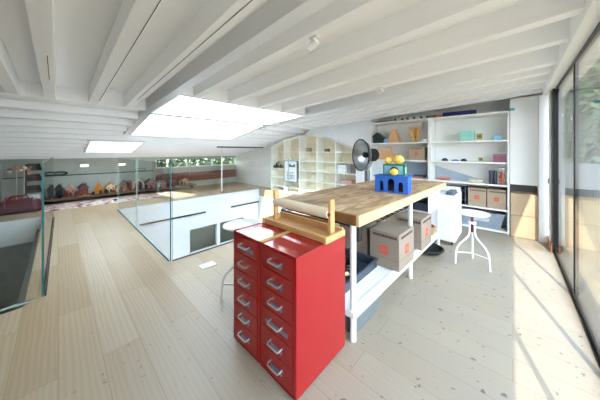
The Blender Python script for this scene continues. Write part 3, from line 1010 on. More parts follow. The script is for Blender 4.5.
gourd('smaller yellow gourd on top of the green toy block', (-0.918, 2.285, TZ + H2 + 0.0005), 0.043)
gourd('yellow gourd in front of the round arch of the green toy block', (-0.835, 2.212, TZ + 0.0005), 0.040)

# ------------------------------------------------------------------ stools
def stool(label, loc, rz):
    t = thing('stool', label, 'stool', loc, rz, 'white screw stools')
    b = MB(); b.lathe([(0, 0.532), (0.135, 0.532), (0.147, 0.538), (0.149, 0.546), (0.142, 0.551), (0, 0.549)], 32); b.build('seat', M_wsteel, t)
    b = MB(); b.lathe([(0, 0.34), (0.011, 0.34), (0.011, 0.532), (0, 0.532)], 12)
    for k in range(10):
        b.lathe([(0.011, 0.35 + 0.018 * k), (0.014, 0.355 + 0.018 * k), (0.011, 0.36 + 0.018 * k)], 12)
    b.build('screw', M_rust, t)
    b = MB(); b.lathe([(0.013, 0.43), (0.034, 0.43), (0.034, 0.452), (0.013, 0.452)], 20); b.build('collar', M_wsteel, t)
    for k in range(3):
        a = 2 * PI * k / 3
        c, s_ = math.cos(a), math.sin(a)
        prof = [(0.026, 0.448), (0.026, 0.34), (0.035, 0.30), (0.07, 0.26), (0.12, 0.215), (0.148, 0.17), (0.158, 0.12), (0.166, 0.0)]
        l = MB(); l.tube([(r * c, r * s_, z) for r, z in prof], 0.009, 10); l.build('leg', M_wsteel, t)
        sb = MB(); sb.tube([(0.157 * c, 0.157 * s_, 0.12), (0.0, 0.0, 0.12)], 0.0055, 8); sb.build('stretcher', M_wsteel, t)
    return t
s1 = stool('white screw-seat tripod stool on the open floor beside the white trolley', (-0.315, 3.01, 0), math.radians(-25))
s2 = copy_tree(s1, (-1.60, 1.02, 0), math.radians(-17))
for ch in s2.children:
    if ch.name.startswith(('seat', 'screw')):
        ch.location.z += 0.06   # screwed up a little higher
s2['label'] = 'white screw-seat tripod stool half hidden behind the red cabinets'

# white trolley bin
t = thing('trolley', 'white box trolley on black castors beyond the end of the bench', 'trolley', (-0.90, 3.40, 0))
W, D = 0.37, 0.50
b = MB(); b.box(0, W, 0, D, 0.05, 0.06); b.box(0, 0.01, 0, D, 0.06, 0.64); b.box(W - 0.01, W, 0, D, 0.06, 0.64); b.box(0.01, W - 0.01, 0, 0.01, 0.06, 0.64); b.box(0.01, W - 0.01, D - 0.01, D, 0.06, 0.69)
b.build('case', M_wsteel, t, 0.003)
b = MB(); b.box(0.01, W - 0.01, 0.01, D - 0.01, 0.61, 0.622); b.build('inner_shelf', M_grey, t)
for cx in (0.04, W - 0.04):
    for cy in (0.05, D - 0.05):
        b = MB(); b.lathe([(0, 0), (0.018, 0.001), (0.018, 0.02), (0, 0.021)], 16, (cx - 0.01, cy, 0.021), (1, 0, 0)); b.box(cx - 0.014, cx + 0.014, cy - 0.006, cy + 0.006, 0.04, 0.05); b.build('castor', M_blackm, t)
for k in range(4):
    b = MB(); b.box(0, 0.07, 0, 0.3, 0, 0.035 + 0.012 * (k % 2))
    solo(b, 'paper_pad', flat([(232, 234, 238), (120, 134, 150), (210, 214, 220), (90, 100, 112)][k]), ['white', 'slate grey', 'light grey', 'dark grey'][k] + ' paper pad standing in the top of the white trolley', 'paper pad', (-0.87 + 0.078 * k, 3.47, 0.6225), 0, 'pads in the trolley', 0.002)

# ------------------------------------------------------------------ shelving on the gable wall
SHZ = [0.345, 0.705, 1.035, 1.365]
def shelving(label, x0, x1):
    t = thing('shelving_unit', label, 'shelves', (x0, 4.42, 0), 0, 'white shelving units')
    W, D, H = x1 - x0, 0.36, 1.78
    for xx in (0, W - 0.022):
        b = MB(); b.box(xx, xx + 0.022, 0, D, 0, H); b.build('side_panel', M_white, t, 0.0015)
    for zz in [0.03] + SHZ + [H]:
        b = MB(); b.box(0.022, W - 0.022, 0.003, D - 0.01, zz - 0.022, zz); b.build('shelf', M_white, t, 0.0015)
    b = MB(); b.box(0.022, W - 0.022, D - 0.01, D, 0.008, H - 0.022); b.build('back_panel', M_white, t)
    return t
shelving('white shelving unit holding cardboard models, beside the dish-headed stand', -2.16, -1.062)
shelving('white shelving unit holding a mint box and brown cartons, beside the corner cupboard', -1.058, -0.035)
YS_ = 4.47
# thin grey panels with a sloping top edge at the back of the shelves
for nm, xa, xb_, za, zb_, lab in (('left', -1.62, -1.09, 1.034 - 0.025, 0.955, 'thin grey panel with a sloping top at the back of the third shelf, card model side'),
                                  ('right', -1.03, -0.33, 0.935, 0.72, 'long grey panel with a sloping top at the back of the shelf over the cartons')):
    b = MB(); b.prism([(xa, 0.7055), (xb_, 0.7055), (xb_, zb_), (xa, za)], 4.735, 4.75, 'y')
    solo(b, 'grey_panel', mat('blue_grey_panel', (168, 182, 196), 0.7), lab, 'board')

def blk(name, m, label, cat, x0, x1, z0, h, y0=4.47, d=0.12, rz=0, group=None, bevel=0.003):
    b = MB(); b.box(0, x1 - x0, 0, d, 0, h)
    return solo(b, name, m, label, cat, (x0, y0, z0 + 0.0005), rz, group, bevel)
z4, z3, z2, z1 = SHZ[3], SHZ[2], SHZ[1], SHZ[0]
# black model house
t = thing('model_house', 'black card model house with a pitched roof on the top shelf', 'model house', (-2.12, 4.47, z4 + 0.0005))
b = MB(); b.prism([(0, 0), (0.22, 0), (0.22, 0.10), (0.085, 0.20), (0, 0.14)], 0, 0.16, 'y'); b.build('walls', flat((34, 44, 46)), t, 0.002)
b = MB(); b.prism([(-0.01, 0.133), (0.085, 0.206), (0.235, 0.095), (0.235, 0.105), (0.085, 0.218), (-0.01, 0.145)], -0.01, 0.17, 'y'); b.build('roof', flat((26, 34, 36)), t)
b = MB(); b.box(0.06, 0.10, -0.002, 0, 0.06, 0.11); b.build('window', flat((12, 16, 18)), t)
b = MB(); b.lathe([(0, 0), (0.035, 0.004), (0.042, 0.03), (0.03, 0.06), (0.012, 0.065), (0, 0.06)], 18); b.lathe([(0.012, 0.06), (0.02, 0.08), (0.017, 0.082), (0.008, 0.062)], 14)
solo(b, 'blue_vase', flat((110, 160, 214), 0.3), 'small light blue pot in front of the black model house', 'pot', (-1.845, 4.45, z4 + 0.0005))
b = MB(); b.prism([(0, 0), (0.26, 0), (0.15, 0.27), (0.115, 0.27)], 0, 0.14, 'y')
solo(b, 'card_pyramid', flat((214, 168, 120)), 'tan triangular card model beside the black model house', 'model', (-1.85, 4.50, z4 + 0.0005), 0, None, 0.002)
t = thing('stick_bundle', 'splayed bundle of pale wooden sticks standing on the top shelf', 'sticks', (-1.33, 4.56, z4 + 0.0005))
rnd = random.Random(3)
for k in range(22):
    a = rnd.uniform(0, 2 * PI); r0 = rnd.uniform(0, 0.05); r1 = 0.06 + 0.10 * rnd.random()
    b = MB(); b.bar((r0 * math.cos(a), r0 * math.sin(a) * 0.6, 0.004), (r1 * math.cos(a), r1 * math.sin(a) * 0.6, 0.25 + 0.05 * rnd.random()), 0.018, 0.008); b.build('stick', flat((224, 178, 108)), t)
b = MB(); b.lathe([(0.058, 0.09), (0.066, 0.09), (0.066, 0.11), (0.058, 0.11)], 18, (0, 0, 0), (0, 0, 1), (1, 0.65)); b.build('band', flat((150, 104, 60)), t)
b = MB(); b.lathe([(0, 0), (0.04, 0), (0.045, 0.01), (0.045, 0.05), (0.04, 0.05), (0.04, 0.012), (0, 0.012)], 18)
solo(b, 'white_pot', M_white, 'little white pot at the foot of the stick bundle', 'pot', (-1.15, 4.48, z4 + 0.0005))
# third shelf, left
carton('small brown carton on the lower right of the model shelf', (-1.42, 4.47, z3 + 0.0005), 0.27, 0.2, 0.235, 0, M_card, True, False, 'plain brown cartons')
blk('cardboard_box', mat('tan_card', (214, 168, 122), 0.8), 'wide tan cardboard box on the middle shelf, lower of two', 'box', -2.02, -1.74, z3, 0.12, 4.47, 0.2, 0, 'tan boxes')
blk('cardboard_box', MATS['tan_card'], 'tan cardboard box stacked on the wide tan box', 'box', -1.99, -1.78, z3 + 0.1205, 0.105, 4.48, 0.17, 0, 'tan boxes')
blk('photo_card', flat((222, 232, 238)), 'white picture card standing on the shelf behind the toy building', 'card', -2.09, -1.93, z2, 0.17, 4.46, 0.012)
for k, (x, c, h) in enumerate(((-1.55, (72, 84, 120), 0.035), (-1.36, (190, 120, 110), 0.03), (-1.34, (60, 70, 96), 0.028))):
    blk('book', flat(c), ['slate blue book lying on the shelf right of the toy building', 'pinkish book lying under the navy one', 'navy book lying on the pinkish book'][k], 'book', x, x + 0.19, z2 + (0.0305 if k == 2 else 0), h, 4.46, 0.14, 0, 'books lying behind the toy building')
# right unit, top shelf
t = thing('mint_box', 'mint green fabric box on the top right-hand shelf', 'box', (-0.63, 4.46, z4 + 0.0005))
b = MB(); b.box(0, 0.18, 0, 0.16, 0, 0.165); b.build('body', flat((150, 208, 196), 0.7, var=0.06, scale=30), t, 0.008)
b = MB(); b.box(-0.003, 0.183, -0.003, 0.163, 0.125, 0.168); b.build('lid', flat((162, 214, 202), 0.7), t, 0.006)
t = thing('picture', 'small framed picture in yellow green and dark tones beside the mint box', 'picture', (-0.43, 4.47, z4 + 0.0005))
b = MB(); b.box(0, 0.10, 0, 0.02, 0, 0.12); b.build('frame', flat((212, 206, 168)), t, 0.002)
b = MB(); b.box(0.018, 0.082, -0.001, 0, 0.022, 0.1); b.build('print', mat('olive_print', (150, 150, 90), 0.6, scale=40, c2=(60, 60, 56)), t)
blk('tin', flat((130, 192, 222), 0.4), 'pale blue tin alone near the end of the top shelf', 'tin', -0.21, -0.125, z4, 0.065, 4.46, 0.07)
# right unit, middle shelf
def dome(label, x, c, r, w_=1.0, grp=None):
    b = MB(); b.lathe([(r, 0), (r * 0.97, r * 0.35), (r * 0.75, r * 0.7), (r * 0.35, r * 0.95), (0, r)], 18, (0, 0, 0), (0, 0, 1), (w_, 0.8))
    return solo(b, 'model_car' if w_ > 1.2 else 'domed_block', flat(c, 0.4), label, 'toy', (x, 4.53, z3 + 0.0005), 0, grp)
dome('navy domed block on the middle shelf under the mint box', -0.85, (46, 62, 104), 0.05)
dome('low blue toy car on the middle shelf between two dark domes', -0.70, (84, 126, 204), 0.03, 2.0)
dome('charcoal domed block on the middle shelf left of a small picture', -0.585, (50, 50, 60), 0.045)
t = thing('picture', 'tiny framed green picture on the middle shelf', 'picture', (-0.40, 4.47, z3 + 0.0005))
b = MB(); b.box(0, 0.075, 0, 0.018, 0, 0.075); b.build('frame', flat((214, 212, 180)), t, 0.002)
b = MB(); b.box(0.014, 0.061, -0.001, 0, 0.014, 0.06); b.build('print', mat('leaf_print', (118, 128, 70), 0.6, scale=50, c2=(60, 60, 50)), t)
t = thing('patterned_box', 'pink and grey patterned box at the end of the middle shelf', 'box', (-0.215, 4.46, z3 + 0.0005))
b = MB(); b.box(0, 0.14, 0, 0.12, 0, 0.095); b.build('body', mat('pink_pattern', (170, 84, 106), 0.6, scale=45, c2=(88, 74, 92)), t, 0.003)
b = MB(); b.box(-0.002, 0.142, -0.002, 0.122, 0.095, 0.122); b.build('lid', mat('pink_pattern_lid', (164, 100, 118), 0.6, scale=45, c2=(110, 96, 110)), t, 0.003)
# lower shelf (z2), right unit
t = thing('folded_cloth', 'red and beige folded cloth lying on the shelf above the trolley', 'cloth', (-0.88, 4.56, z2 + 0.0015))
b = MB(); b.ball((0, 0, 0.016), 0.11, 1.1, 0.6, 0.15, 16, 7, 0.12); b.build('lower_fold', flat((206, 108, 100)), t)
b = MB(); b.ball((0.03, 0.0, 0.04), 0.08, 1.1, 0.6, 0.2, 16, 5, 0.15); b.build('upper_fold', flat((216, 178, 150)), t)
b = MB(); b.lathe([(0.05, 0), (0.075, 0.008), (0.10, 0.05), (0.095, 0.05), (0.07, 0.014), (0.045, 0.008)], 24); b.lathe([(0, 0), (0.05, 0), (0.05, 0.008), (0, 0.008)], 24)
solo(b, 'cream_bowl', flat((226, 224, 196), 0.35), 'cream bowl on the shelf beside two dark jars', 'bowl', (-0.43, 4.55, z2 + 0.0005))
for k, x in enumerate((-0.245, -0.195)):
    b = MB(); b.lathe([(0, 0), (0.024, 0), (0.024, 0.185), (0.02, 0.195), (0.02, 0.205), (0, 0.205)], 18)
    solo(b, 'dark_jar', flat((30, 40, 58), 0.3), ['tall navy jar standing next to the cream bowl', 'tall navy jar standing next to the jar of red sweets'][k], 'jar', (x, 4.50, z2 + 0.0005), 0, 'tall navy jars')
t = thing('sweet_jar', 'clear jar of orange and red pieces at the end of the shelf', 'jar', (-0.115, 4.51, z2 + 0.0005))
b = MB(); b.lathe([(0, 0), (0.05, 0), (0.052, 0.01), (0.052, 0.21), (0.047, 0.225), (0.042, 0.225), (0.047, 0.205), (0.047, 0.006), (0, 0.006)], 24); b.build('glass', M_glass, t)
b = MB()
rnd = random.Random(9)
for k in range(46):
    a = rnd.uniform(0, 2 * PI); q = rnd.uniform(0.0, 0.034)
    b.ball((q * math.cos(a), q * math.sin(a), 0.02 + 0.165 * k / 46), 0.0125, n=8)
o = b.build('sweets', flat((214, 92, 58)), t); o['kind'] = 'stuff'
b = MB(); b.lathe([(0, 0.2255), (0.05, 0.2255), (0.05, 0.245), (0, 0.245)], 24); b.build('lid', flat((226, 226, 226), 0.3), t)
# cartons and tub
carton('brown carton with orange print on the low shelf, next to the corner cupboard', (-0.285, 4.45, z1 + 0.0005), 0.215, 0.28, 0.275, 0, M_card, True, False)
carton('brown carton with orange print on the low shelf, next to the grey letter trays', (-0.52, 4.45, z1 + 0.0005), 0.225, 0.28, 0.275, 0, M_card, True, False)
t = thing('letter_tray', 'dark grey stacked letter trays on the low shelf behind the white trolley', 'letter trays', (-0.86, 4.46, z1 + 0.0005))
for k in range(4):
    b = MB(); b.box(0, 0.31, 0, 0.26, 0.07 * k, 0.07 * k + 0.006); b.box(0, 0.008, 0, 0.26, 0.07 * k + 0.006, 0.07 * k + 0.068); b.box(0.302, 0.31, 0, 0.26, 0.07 * k + 0.006, 0.07 * k + 0.068); b.box(0.008, 0.302, 0.252, 0.26, 0.07 * k + 0.006, 0.07 * k + 0.05)
    b.build('tray', flat((92, 104, 118)), t)
t = thing('plastic_tub', 'grey translucent plastic tub on the bottom shelf behind the stool', 'tub', (-0.62, 4.44, 0.0305))
b = MB(); b.hexa([(0.03, 0.02, 0), (0.48, 0.02, 0), (0.48, 0.29, 0), (0.03, 0.29, 0)], [(0, 0, 0.235), (0.535, 0, 0.235), (0.535, 0.31, 0.235), (0, 0.31, 0.235)]); b.build('body', M_clearplastic, t, 0.008)
b = MB(); b.box(-0.008, 0.543, -0.008, 0.318, 0.227, 0.239); b.build('rim', M_clearplastic, t, 0.004)
b = MB(); b.box(0.16, 0.36, -0.006, 0.004, 0.10, 0.15); b.build('grip', flat((190, 198, 208)), t, 0.004)
b = MB(); b.ball((0, 0, 0.014), 0.18, 1.05, 0.62, 0.16, 20, 9, 0.1)
solo(b, 'maroon_cloth', flat((120, 40, 56), 0.8, var=0.12, scale=20), 'maroon cloth heaped in the top of the grey plastic tub', 'cloth', (-0.33, 4.60, 0.2865))
# things on top of the units
ztop = 1.7805
blk('plank', mat('brown_plank', (120, 88, 62), 0.6), 'brown plank lying along the top of the model shelves', 'plank', -2.08, -1.72, ztop, 0.028, 4.47, 0.1)
for k, x in enumerate((-1.70, -1.57, -1.47, -1.36, -1.24)):
    t = thing('toy_block', 'small black and white block on top of the model shelves', 'block', (x, 4.47, ztop), 0, 'black and white blocks on the shelf top')
    b = MB(); b.box(0, 0.08, 0, 0.07, 0, 0.05); b.build('body', flat((226, 226, 222)), t, 0.004)
    b = MB(); b.lathe([(0, 0), (0.022, 0), (0.022, 0.012), (0.014, 0.014), (0, 0.01)], 16, (0.04, 0, 0.027), (0, -1, 0)); b.build('lens', M_black, t)
blk('dark_case', flat((86, 80, 74)), 'long dark grey case on top of the shelves left of the orange block', 'case', -1.13, -0.98, ztop, 0.05, 4.47, 0.12)
blk('orange_block', flat((206, 104, 56)), 'small orange block on top of the shelves', 'block', -0.975, -0.90, ztop, 0.05, 4.46, 0.08)
b = MB(); b.tube([(0, 0, 0.042), (0.46, 0.02, 0.042)], 0.041, 18)
t = thing('fabric_roll', 'navy fabric roll lying on top of the right-hand shelves', 'roll', (-0.88, 4.53, ztop))
b.build('roll', flat((40, 50, 104), 0.8), t)
b = MB(); b.tube([(-0.004, 0, 0.042), (0.0, 0, 0.042)], 0.018, 12); b.tube([(0.46, 0.02, 0.042), (0.465, 0.02, 0.042)], 0.018, 12); b.build('core', flat((180, 150, 110)), t)
blk('grey_panel', MATS['blue_grey_panel'], 'flat grey board lying on top of the shelves near the corner', 'board', -0.40, -0.10, ztop, 0.02, 4.47, 0.25)
b = MB(); b.box(0, 0.05, 0, 0.02, 0, 0.035)
solo(b, 'tape_tab', flat((60, 184, 190)), 'small turquoise tag on the top corner of the shelves', 'tag', (-0.03, 4.4, 1.775), 0, None, 0.006)

# boxes in the corner niche
t = None
for k in range(2):
    t = thing('moving_box', ['large tan moving box on the floor of the corner niche', 'large tan moving box stacked on another in the corner niche'][k], 'box', (-0.025, 4.40, 0.001 + k * 0.305), 0, 'tan boxes in the corner niche')
    b = MB(); b.box(0, 0.272, 0, 0.28, 0, 0.30); b.build('carton', mat('tan_carton', (196, 172, 142), 0.85, var=0.03), t, 0.005)
    b = MB(); b.box(0.0, 0.272, 0.125, 0.155, 0.30, 0.302); b.build('tape', flat((190, 160, 120), 0.4), t)

# ------------------------------------------------------------------ arched bookcase
t = thing('bookcase', 'pale built-in bookcase with an arched top below the roof slope', 'bookcase', (-5.46, 4.50, 0))
BX = [-5.46, -4.86, -4.25, -3.64, -3.07, -2.50]
def arch_z(x):
    for (xa, za), (xb_, zb_) in zip(arch[:-1], arch[1:]):
        if xa <= x <= xb_:
            return za + (zb_ - za) * (x - xa) / (xb_ - xa)
    return arch[0][1] if x < arch[0][0] else arch[-1][1]
for x in BX:
    xx = min(max(x, -5.445), -2.515)
    b = MB(); b.box(xx - 0.0125 + 5.46, xx + 0.0125 + 5.46, 0, 0.28, 0, arch_z(xx) - 0.01); b.build('upright', M_ply, t, 0.0015)
SB = [0.03, 0.17, 0.43, 0.69, 0.945, 1.19]
for i in range(5):
    for z in SB[1:]:
        if i == 4 and z > 1.18 and False: continue
        if z > min(arch_z(BX[i]), arch_z(BX[i + 1])) - 0.03: continue
        xa, xb_ = max(BX[i], -5.445) + 0.0125, min(BX[i + 1], -2.515) - 0.0125
        b = MB(); b.box(xa + 5.46, xb_ + 5.46, 0.003, 0.27, z - 0.02, z); b.build('shelf', M_ply, t, 0.0015)
b = MB()
pts = [(x + 5.46, z) for x, z in arch]
b.prism(pts + [(x, z - 0.02) for x, z in reversed(pts)], -0.005, 0.28, 'y'); b.build('arched_top', M_ply, t)
b = MB(); b.prism([(0, 0)] + [(x, z - 0.02) for x, z in pts] + [(2.96, 0)], 0.28, 0.292, 'y'); b.build('back_panel', mat('cream_back_board', (234, 222, 194), 0.6), t)
b = MB(); b.box(0, 2.96, 0.01, 0.27, 0.0, 0.03); b.build('plinth', M_ply, t)
# what stands in it
for k, (x, h, c) in enumerate(((-5.38, 0.10, (60, 62, 66)), (-5.28, 0.17, (44, 46, 50)), (-5.19, 0.08, (88, 86, 84)), (-5.09, 0.13, (52, 56, 60)), (-5.0, 0.09, (120, 116, 110)))):
    b = MB(); b.lathe([(0, 0), (0.035, 0), (0.038, 0.02), (0.034, h * 0.7), (0.016, h * 0.8), (0.016, h), (0, h)], 14)
    solo(b, 'dark_bottle', flat(c, 0.4), ['squat charcoal bottle', 'tallest black bottle', 'squat grey-brown bottle', 'mid-height slate bottle', 'low taupe bottle'][k] + ' in the first bay of the arched bookcase', 'bottle', (x, 4.58, 0.6905), 0, 'dark bottles in the bookcase')
t = thing('framed_drawing', 'white framed line drawing leaning on the front of the arched bookcase', 'picture', (-4.80, 4.44, 0.34), 0.06)
b = MB()
for q in ((0, 0.02, 0, 0.60), (0.48, 0.50, 0, 0.60), (0.02, 0.48, 0, 0.02), (0.02, 0.48, 0.58, 0.60)):
    b.box(q[0], q[1], 0, 0.02, q[2], q[3])
b.build('frame', flat((120, 128, 136)), t, 0.002)
b = MB(); b.box(0.02, 0.48, 0.006, 0.014, 0.02, 0.58); b.build('paper', M_white, t)
b = MB()
rnd = random.Random(5)
b.box(0.20, 0.42, 0.004, 0.006, 0.42, 0.47); b.box(0.2, 0.26, 0.004, 0.006, 0.47, 0.50); b.box(0.36, 0.42, 0.004, 0.006, 0.47, 0.50)
for k in range(12):
    x = 0.12 + 0.025 * k
    b.bar((x, 0.005, 0.08), (x + rnd.uniform(-.02, .02), 0.005, 0.2 + rnd.random() * 0.1), 0.002, 0.006)
for k in range(3):
    b.bar((0.1, 0.005, 0.08 + 0.09 * k), (0.42, 0.005, 0.09 + 0.09 * k), 0.002, 0.007)
b.build('line_drawing', flat((70, 84, 104)), t)
t = thing('white_case', 'white case on an upper shelf at the end of the arched bookcase', 'case', (-3.02, 4.52, 0.9455 - 0.255))
b = MB(); b.box(0, 0.24, 0, 0.2, 0, 0.19); b.build('body', M_white, t, 0.006); b = MB(); b.box(0.0, 0.24, -0.003, 0, 0.12, 0.126); b.build('lid_line', M_grey, t)
t = thing('wire_basket', 'small wire basket beside the white case in the arched bookcase', 'basket', (-2.76, 4.53, 0.6905))
b = MB()
for k in range(4):
    zz = 0.004 + 0.05 * k
    b.tube([(0, 0, zz), (0.2, 0, zz), (0.2, 0.16, zz), (0, 0.16, zz)], 0.004, 6, True)
b.build('hoop', M_grey, t)
b = MB()
for x in (0, 0.05, 0.1, 0.15, 0.2):
    b.tube([(x, 0, 0.0), (x, 0, 0.16)], 0.003, 6); b.tube([(x, 0.16, 0.0), (x, 0.16, 0.16)], 0.003, 6)
b.build('wire', M_grey, t)
blk('pink_box', flat((204, 158, 150)), 'dusty pink box low down at the end of the arched bookcase', 'box', -2.98, -2.66, 0.43, 0.1, 4.53, 0.2)
b = MB(); b.tube([(0.06 * math.cos(a), 0, 0.07 + 0.06 * math.sin(a)) for a in [2 * PI * i / 24 for i in range(24)]], 0.01, 8, True)
solo(b, 'white_ring', M_white, 'white ring standing on a low shelf of the arched bookcase', 'ring', (-3.78, 4.56, 0.4305))
for k, (i, z, w_, h, c) in enumerate(((2, 1.19, 0.12, 0.10, (150, 140, 128)), (3, 1.19, 0.1, 0.07, (90, 92, 98)))):
    blk('storage_pot', flat(c), ['taupe block on the top shelf of the arched bookcase', 'dark block on the top shelf of the arched bookcase'][k], 'block', BX[i] + 0.2, BX[i] + 0.2 + w_, z, h, 4.56, 0.1)

# ------------------------------------------------------------------ dish-headed stand
fc = Vector((-2.0, 3.98, 0))
t = thing('pedestal_heater', 'tall stand with a round polished steel dish, left of the shelves', 'heater', fc)
nrm = Vector((-0.52, -0.85, 0.0)).normalized()
hz = 1.13
b = MB(); b.lathe([(0.05, -0.02), (0.16, -0.0), (0.25, 0.06), (0.295, 0.14), (0.285, 0.145), (0.24, 0.075), (0.155, 0.012), (0.05, -0.008)], 40, (0, 0, hz), nrm); b.build('dish', M_steel, t)
b = MB(); b.tube([Vector((0, 0, hz)) + nrm * 0.143 + (nrm.cross(Vector((0, 0, 1))) * math.cos(a) + Vector((0, 0, 1)) * math.sin(a)) * 0.292 for a in [2 * PI * i / 40 for i in range(40)]], 0.011, 8, True); b.build('rim', flat((70, 72, 74), 0.3, metal=0.8), t)
b = MB(); b.lathe([(0, 0.0), (0.05, 0.0), (0.05, 0.07), (0.03, 0.09), (0, 0.09)], 20, (0, 0, hz), nrm); b.build('hub', M_blackm, t)
b = MB(); b.lathe([(0, -0.2), (0.09, -0.2), (0.12, -0.16), (0.12, -0.04), (0.06, -0.02), (0, -0.02)], 24, (0, 0, hz), nrm); b.build('housing', M_blackm, t)
b = MB(); b.tube([(0, 0, 0.03), (0, 0, hz - 0.29)], 0.05, 16); b.tube([Vector((0, 0, hz - 0.29)), Vector((0, 0, hz)) - nrm * 0.15], 0.03, 12); b.build('pole', flat((128, 130, 132), 0.4, metal=0.5), t)
b = MB(); b.lathe([(0, 0), (0.2, 0), (0.2, 0.015), (0.06, 0.035), (0, 0.035)], 28); b.build('base', M_blackm, t)

# ------------------------------------------------------------------ ceiling fittings, floor plate, post
def spot(label, x, y):
    z = zb(x)
    t = thing('spotlight', label, 'spotlight', (x, y, z - 0.0), 0, 'ceiling spotlights')
    b = MB(); b.box(-0.03, 0.03, -0.02, 0.02, -0.012, 0.0); b.build('mount', M_white, t, 0.002)
    b = MB(); b.tube([(0, 0, -0.012), (-0.015, 0, -0.035)], 0.008, 8); b.tube([(-0.045, -0.0, -0.06), (0.015, 0, -0.03)], 0.024, 16); b.build('head', M_white, t)
    b = MB(); b.lathe([(0, 0), (0.018, 0), (0.018, 0.003), (0, 0.003)], 16, (-0.045, 0, -0.06), (-0.06, 0, -0.03)); b.build('lens', M_grey, t)
spot('white ceiling spotlight on the beam above the near end of the bench', -0.91, 1.105)
spot('white ceiling spotlight on the beam above the far end of the bench', -1.07, 2.46)
for x, y, lab in ((-3.45, 0.46, 'small round recessed downlight in the boards near the roof break, beyond the long beam'), (-4.75, 0.42, 'small round recessed downlight on the steeper roof slope')):
    t = thing('downlight', lab, 'downlight', (x, y, zt(x)), 0, 'recessed downlights')
    b = MB(); b.lathe([(0.02, -0.006), (0.05, -0.006), (0.05, 0), (0.02, 0)], 20); b.build('ring', M_wsteel, t)
    b = MB(); b.lathe([(0, -0.003), (0.02, -0.003), (0.02, 0), (0, 0)], 16); b.build('lens', M_grey, t)
t = thing('smoke_detector', 'white round smoke detector beside the big rooflight', 'smoke detector', (-3.9, 3.03, zb(-3.9) - 0.002))
b = MB(); b.lathe([(0, -0.04), (0.04, -0.036), (0.055, -0.02), (0.055, 0), (0, 0)], 24); b.build('body', M_white, t)
b = MB(); b.lathe([(0.042, -0.026), (0.052, -0.026), (0.052, -0.022), (0.042, -0.022)], 24); b.build('grille', M_grey, t)
b = MB(); b.box(-6.16, -6.11, 3.1, 4.72, zb(-6.13) - 0.03, zb(-6.13) + 0.005)
solo(b, 'track_rail', M_blackm, 'black track rail along the roof slope near the gable wall', 'track')
t = thing('floor_socket', 'white floor socket plate set in the planks left of the red cabinets', 'socket', (-2.335, 1.075, 0.0), 0)
b = MB(); b.box(-0.055, 0.055, -0.075, 0.075, 0, 0.006); b.build('plate', flat((236, 232, 224)), t, 0.002)
b = MB(); b.box(-0.04, 0.04, -0.055, 0.055, 0.006, 0.008); b.build('lid', flat((226, 222, 212)), t, 0.001)
t = thing('post', 'slim white post between floor and roof beyond the gallery', 'post', (-6.25, 3.30, 0))
b = MB(); b.tube([(0, 0, 0.012), (0, 0, zt(-6.25) - 0.005)], 0.018, 12); b.build('shaft', M_white, t)
b = MB(); b.lathe([(0, 0), (0.06, 0), (0.06, 0.012), (0, 0.012)], 20); b.build('foot_plate', M_blackm, t)
t = thing('emergency_light', 'small white emergency light on the far grey-green wall', 'light', (XF, 0.46, 0.80))
b = MB(); b.box(0, 0.05, -0.08, 0.08, 0, 0.07); b.build('case', M_white, t, 0.006)
b = MB(); b.box(0.05, 0.053, -0.065, 0.065, 0.012, 0.058); b.build('diffuser', mat('lit_diffuser', (255, 252, 240), 0.4, emit=2.0), t)

# ------------------------------------------------------------------ play corner at the eaves
b = MB(); b.box(-7.5, -6.75, -0.15, 2.3, 0, 0.012)
solo(b, 'patterned_rug', M_rug, 'red and cream patterned rug on the floor by the far wall', 'rug')
t = thing('toy_shelf', 'low dark timber ledge along the far wall carrying the toys', 'ledge', (-7.98, -0.17, 0))
b = MB(); b.box(0, 0.46, 0, 3.27, 0.10, 0.125); b.build('board', flat((120, 84, 60)), t, 0.003)
for y in (0.02, 1.7, 3.2):
    b = MB(); b.box(0.02, 0.34, y, y + 0.03, 0, 0.10); b.build('support', flat((70, 52, 44)), t)
LZ = 0.1255
def toyhouse(label, y, w_, h, cw, cr, d=0.2, x=-7.86):
    t = thing('toy_house', label, 'toy house', (x, y, LZ), 0, 'toy houses on the ledge')
    b = MB(); b.prism([(0, 0), (w_, 0), (w_, h * 0.62), (w_ / 2, h * 0.95), (0, h * 0.62)], 0, d, 'x'); b.build('walls', flat(cw), t, 0.003)
    b = MB(); b.prism([(-0.02, h * 0.58), (w_ / 2, h * 0.95), (w_ + 0.02, h * 0.58), (w_ + 0.02, h * 0.64), (w_ / 2, h * 1.03), (-0.02, h * 0.64)], -0.012, d + 0.012, 'x'); b.build('roof', flat(cr), t)
    b = MB(); b.box(d, d + 0.004, w_ * 0.38, w_ * 0.62, 0.0, h * 0.36); b.build('doorway', flat((30, 24, 24)), t)
    for q in (0.14, 0.70):
        b = MB(); b.box(d, d + 0.004, w_ * q, w_ * (q + 0.16), h * 0.40, h * 0.54); b.build('window', flat((40, 36, 40)), t)
    b = MB(); b.box(d * 0.4, d * 0.55, w_ * 0.72, w_ * 0.82, h * 0.75, h * 1.05); b.build('chimney', flat(cr), t)
toyhouse('brown toy house with a dark roof at the stair end of the ledge', -0.19, 0.105, 0.26, (150, 92, 62), (70, 46, 40))
toyhouse('black toy house, second from the stair end of the ledge', -0.04, 0.12, 0.30, (40, 36, 36), (30, 28, 30))
toyhouse('pinkish toy house with a pale roof on the ledge', 0.135, 0.14, 0.27, (176, 118, 108), (206, 180, 164))
toyhouse('dark red toy house with a black roof, left of the orange tent', 0.345, 0.17, 0.28, (122, 56, 48), (40, 32, 34))
t = thing('toy_tent', 'orange triangular toy tent with a pole on the ledge', 'toy tent', (-7.80, 0.72, LZ))
b = MB(); b.lathe([(0.14, 0), (0.015, 0.26), (0, 0.265)], 4); b.build('canvas', flat((214, 140, 54)), t, smooth=0)
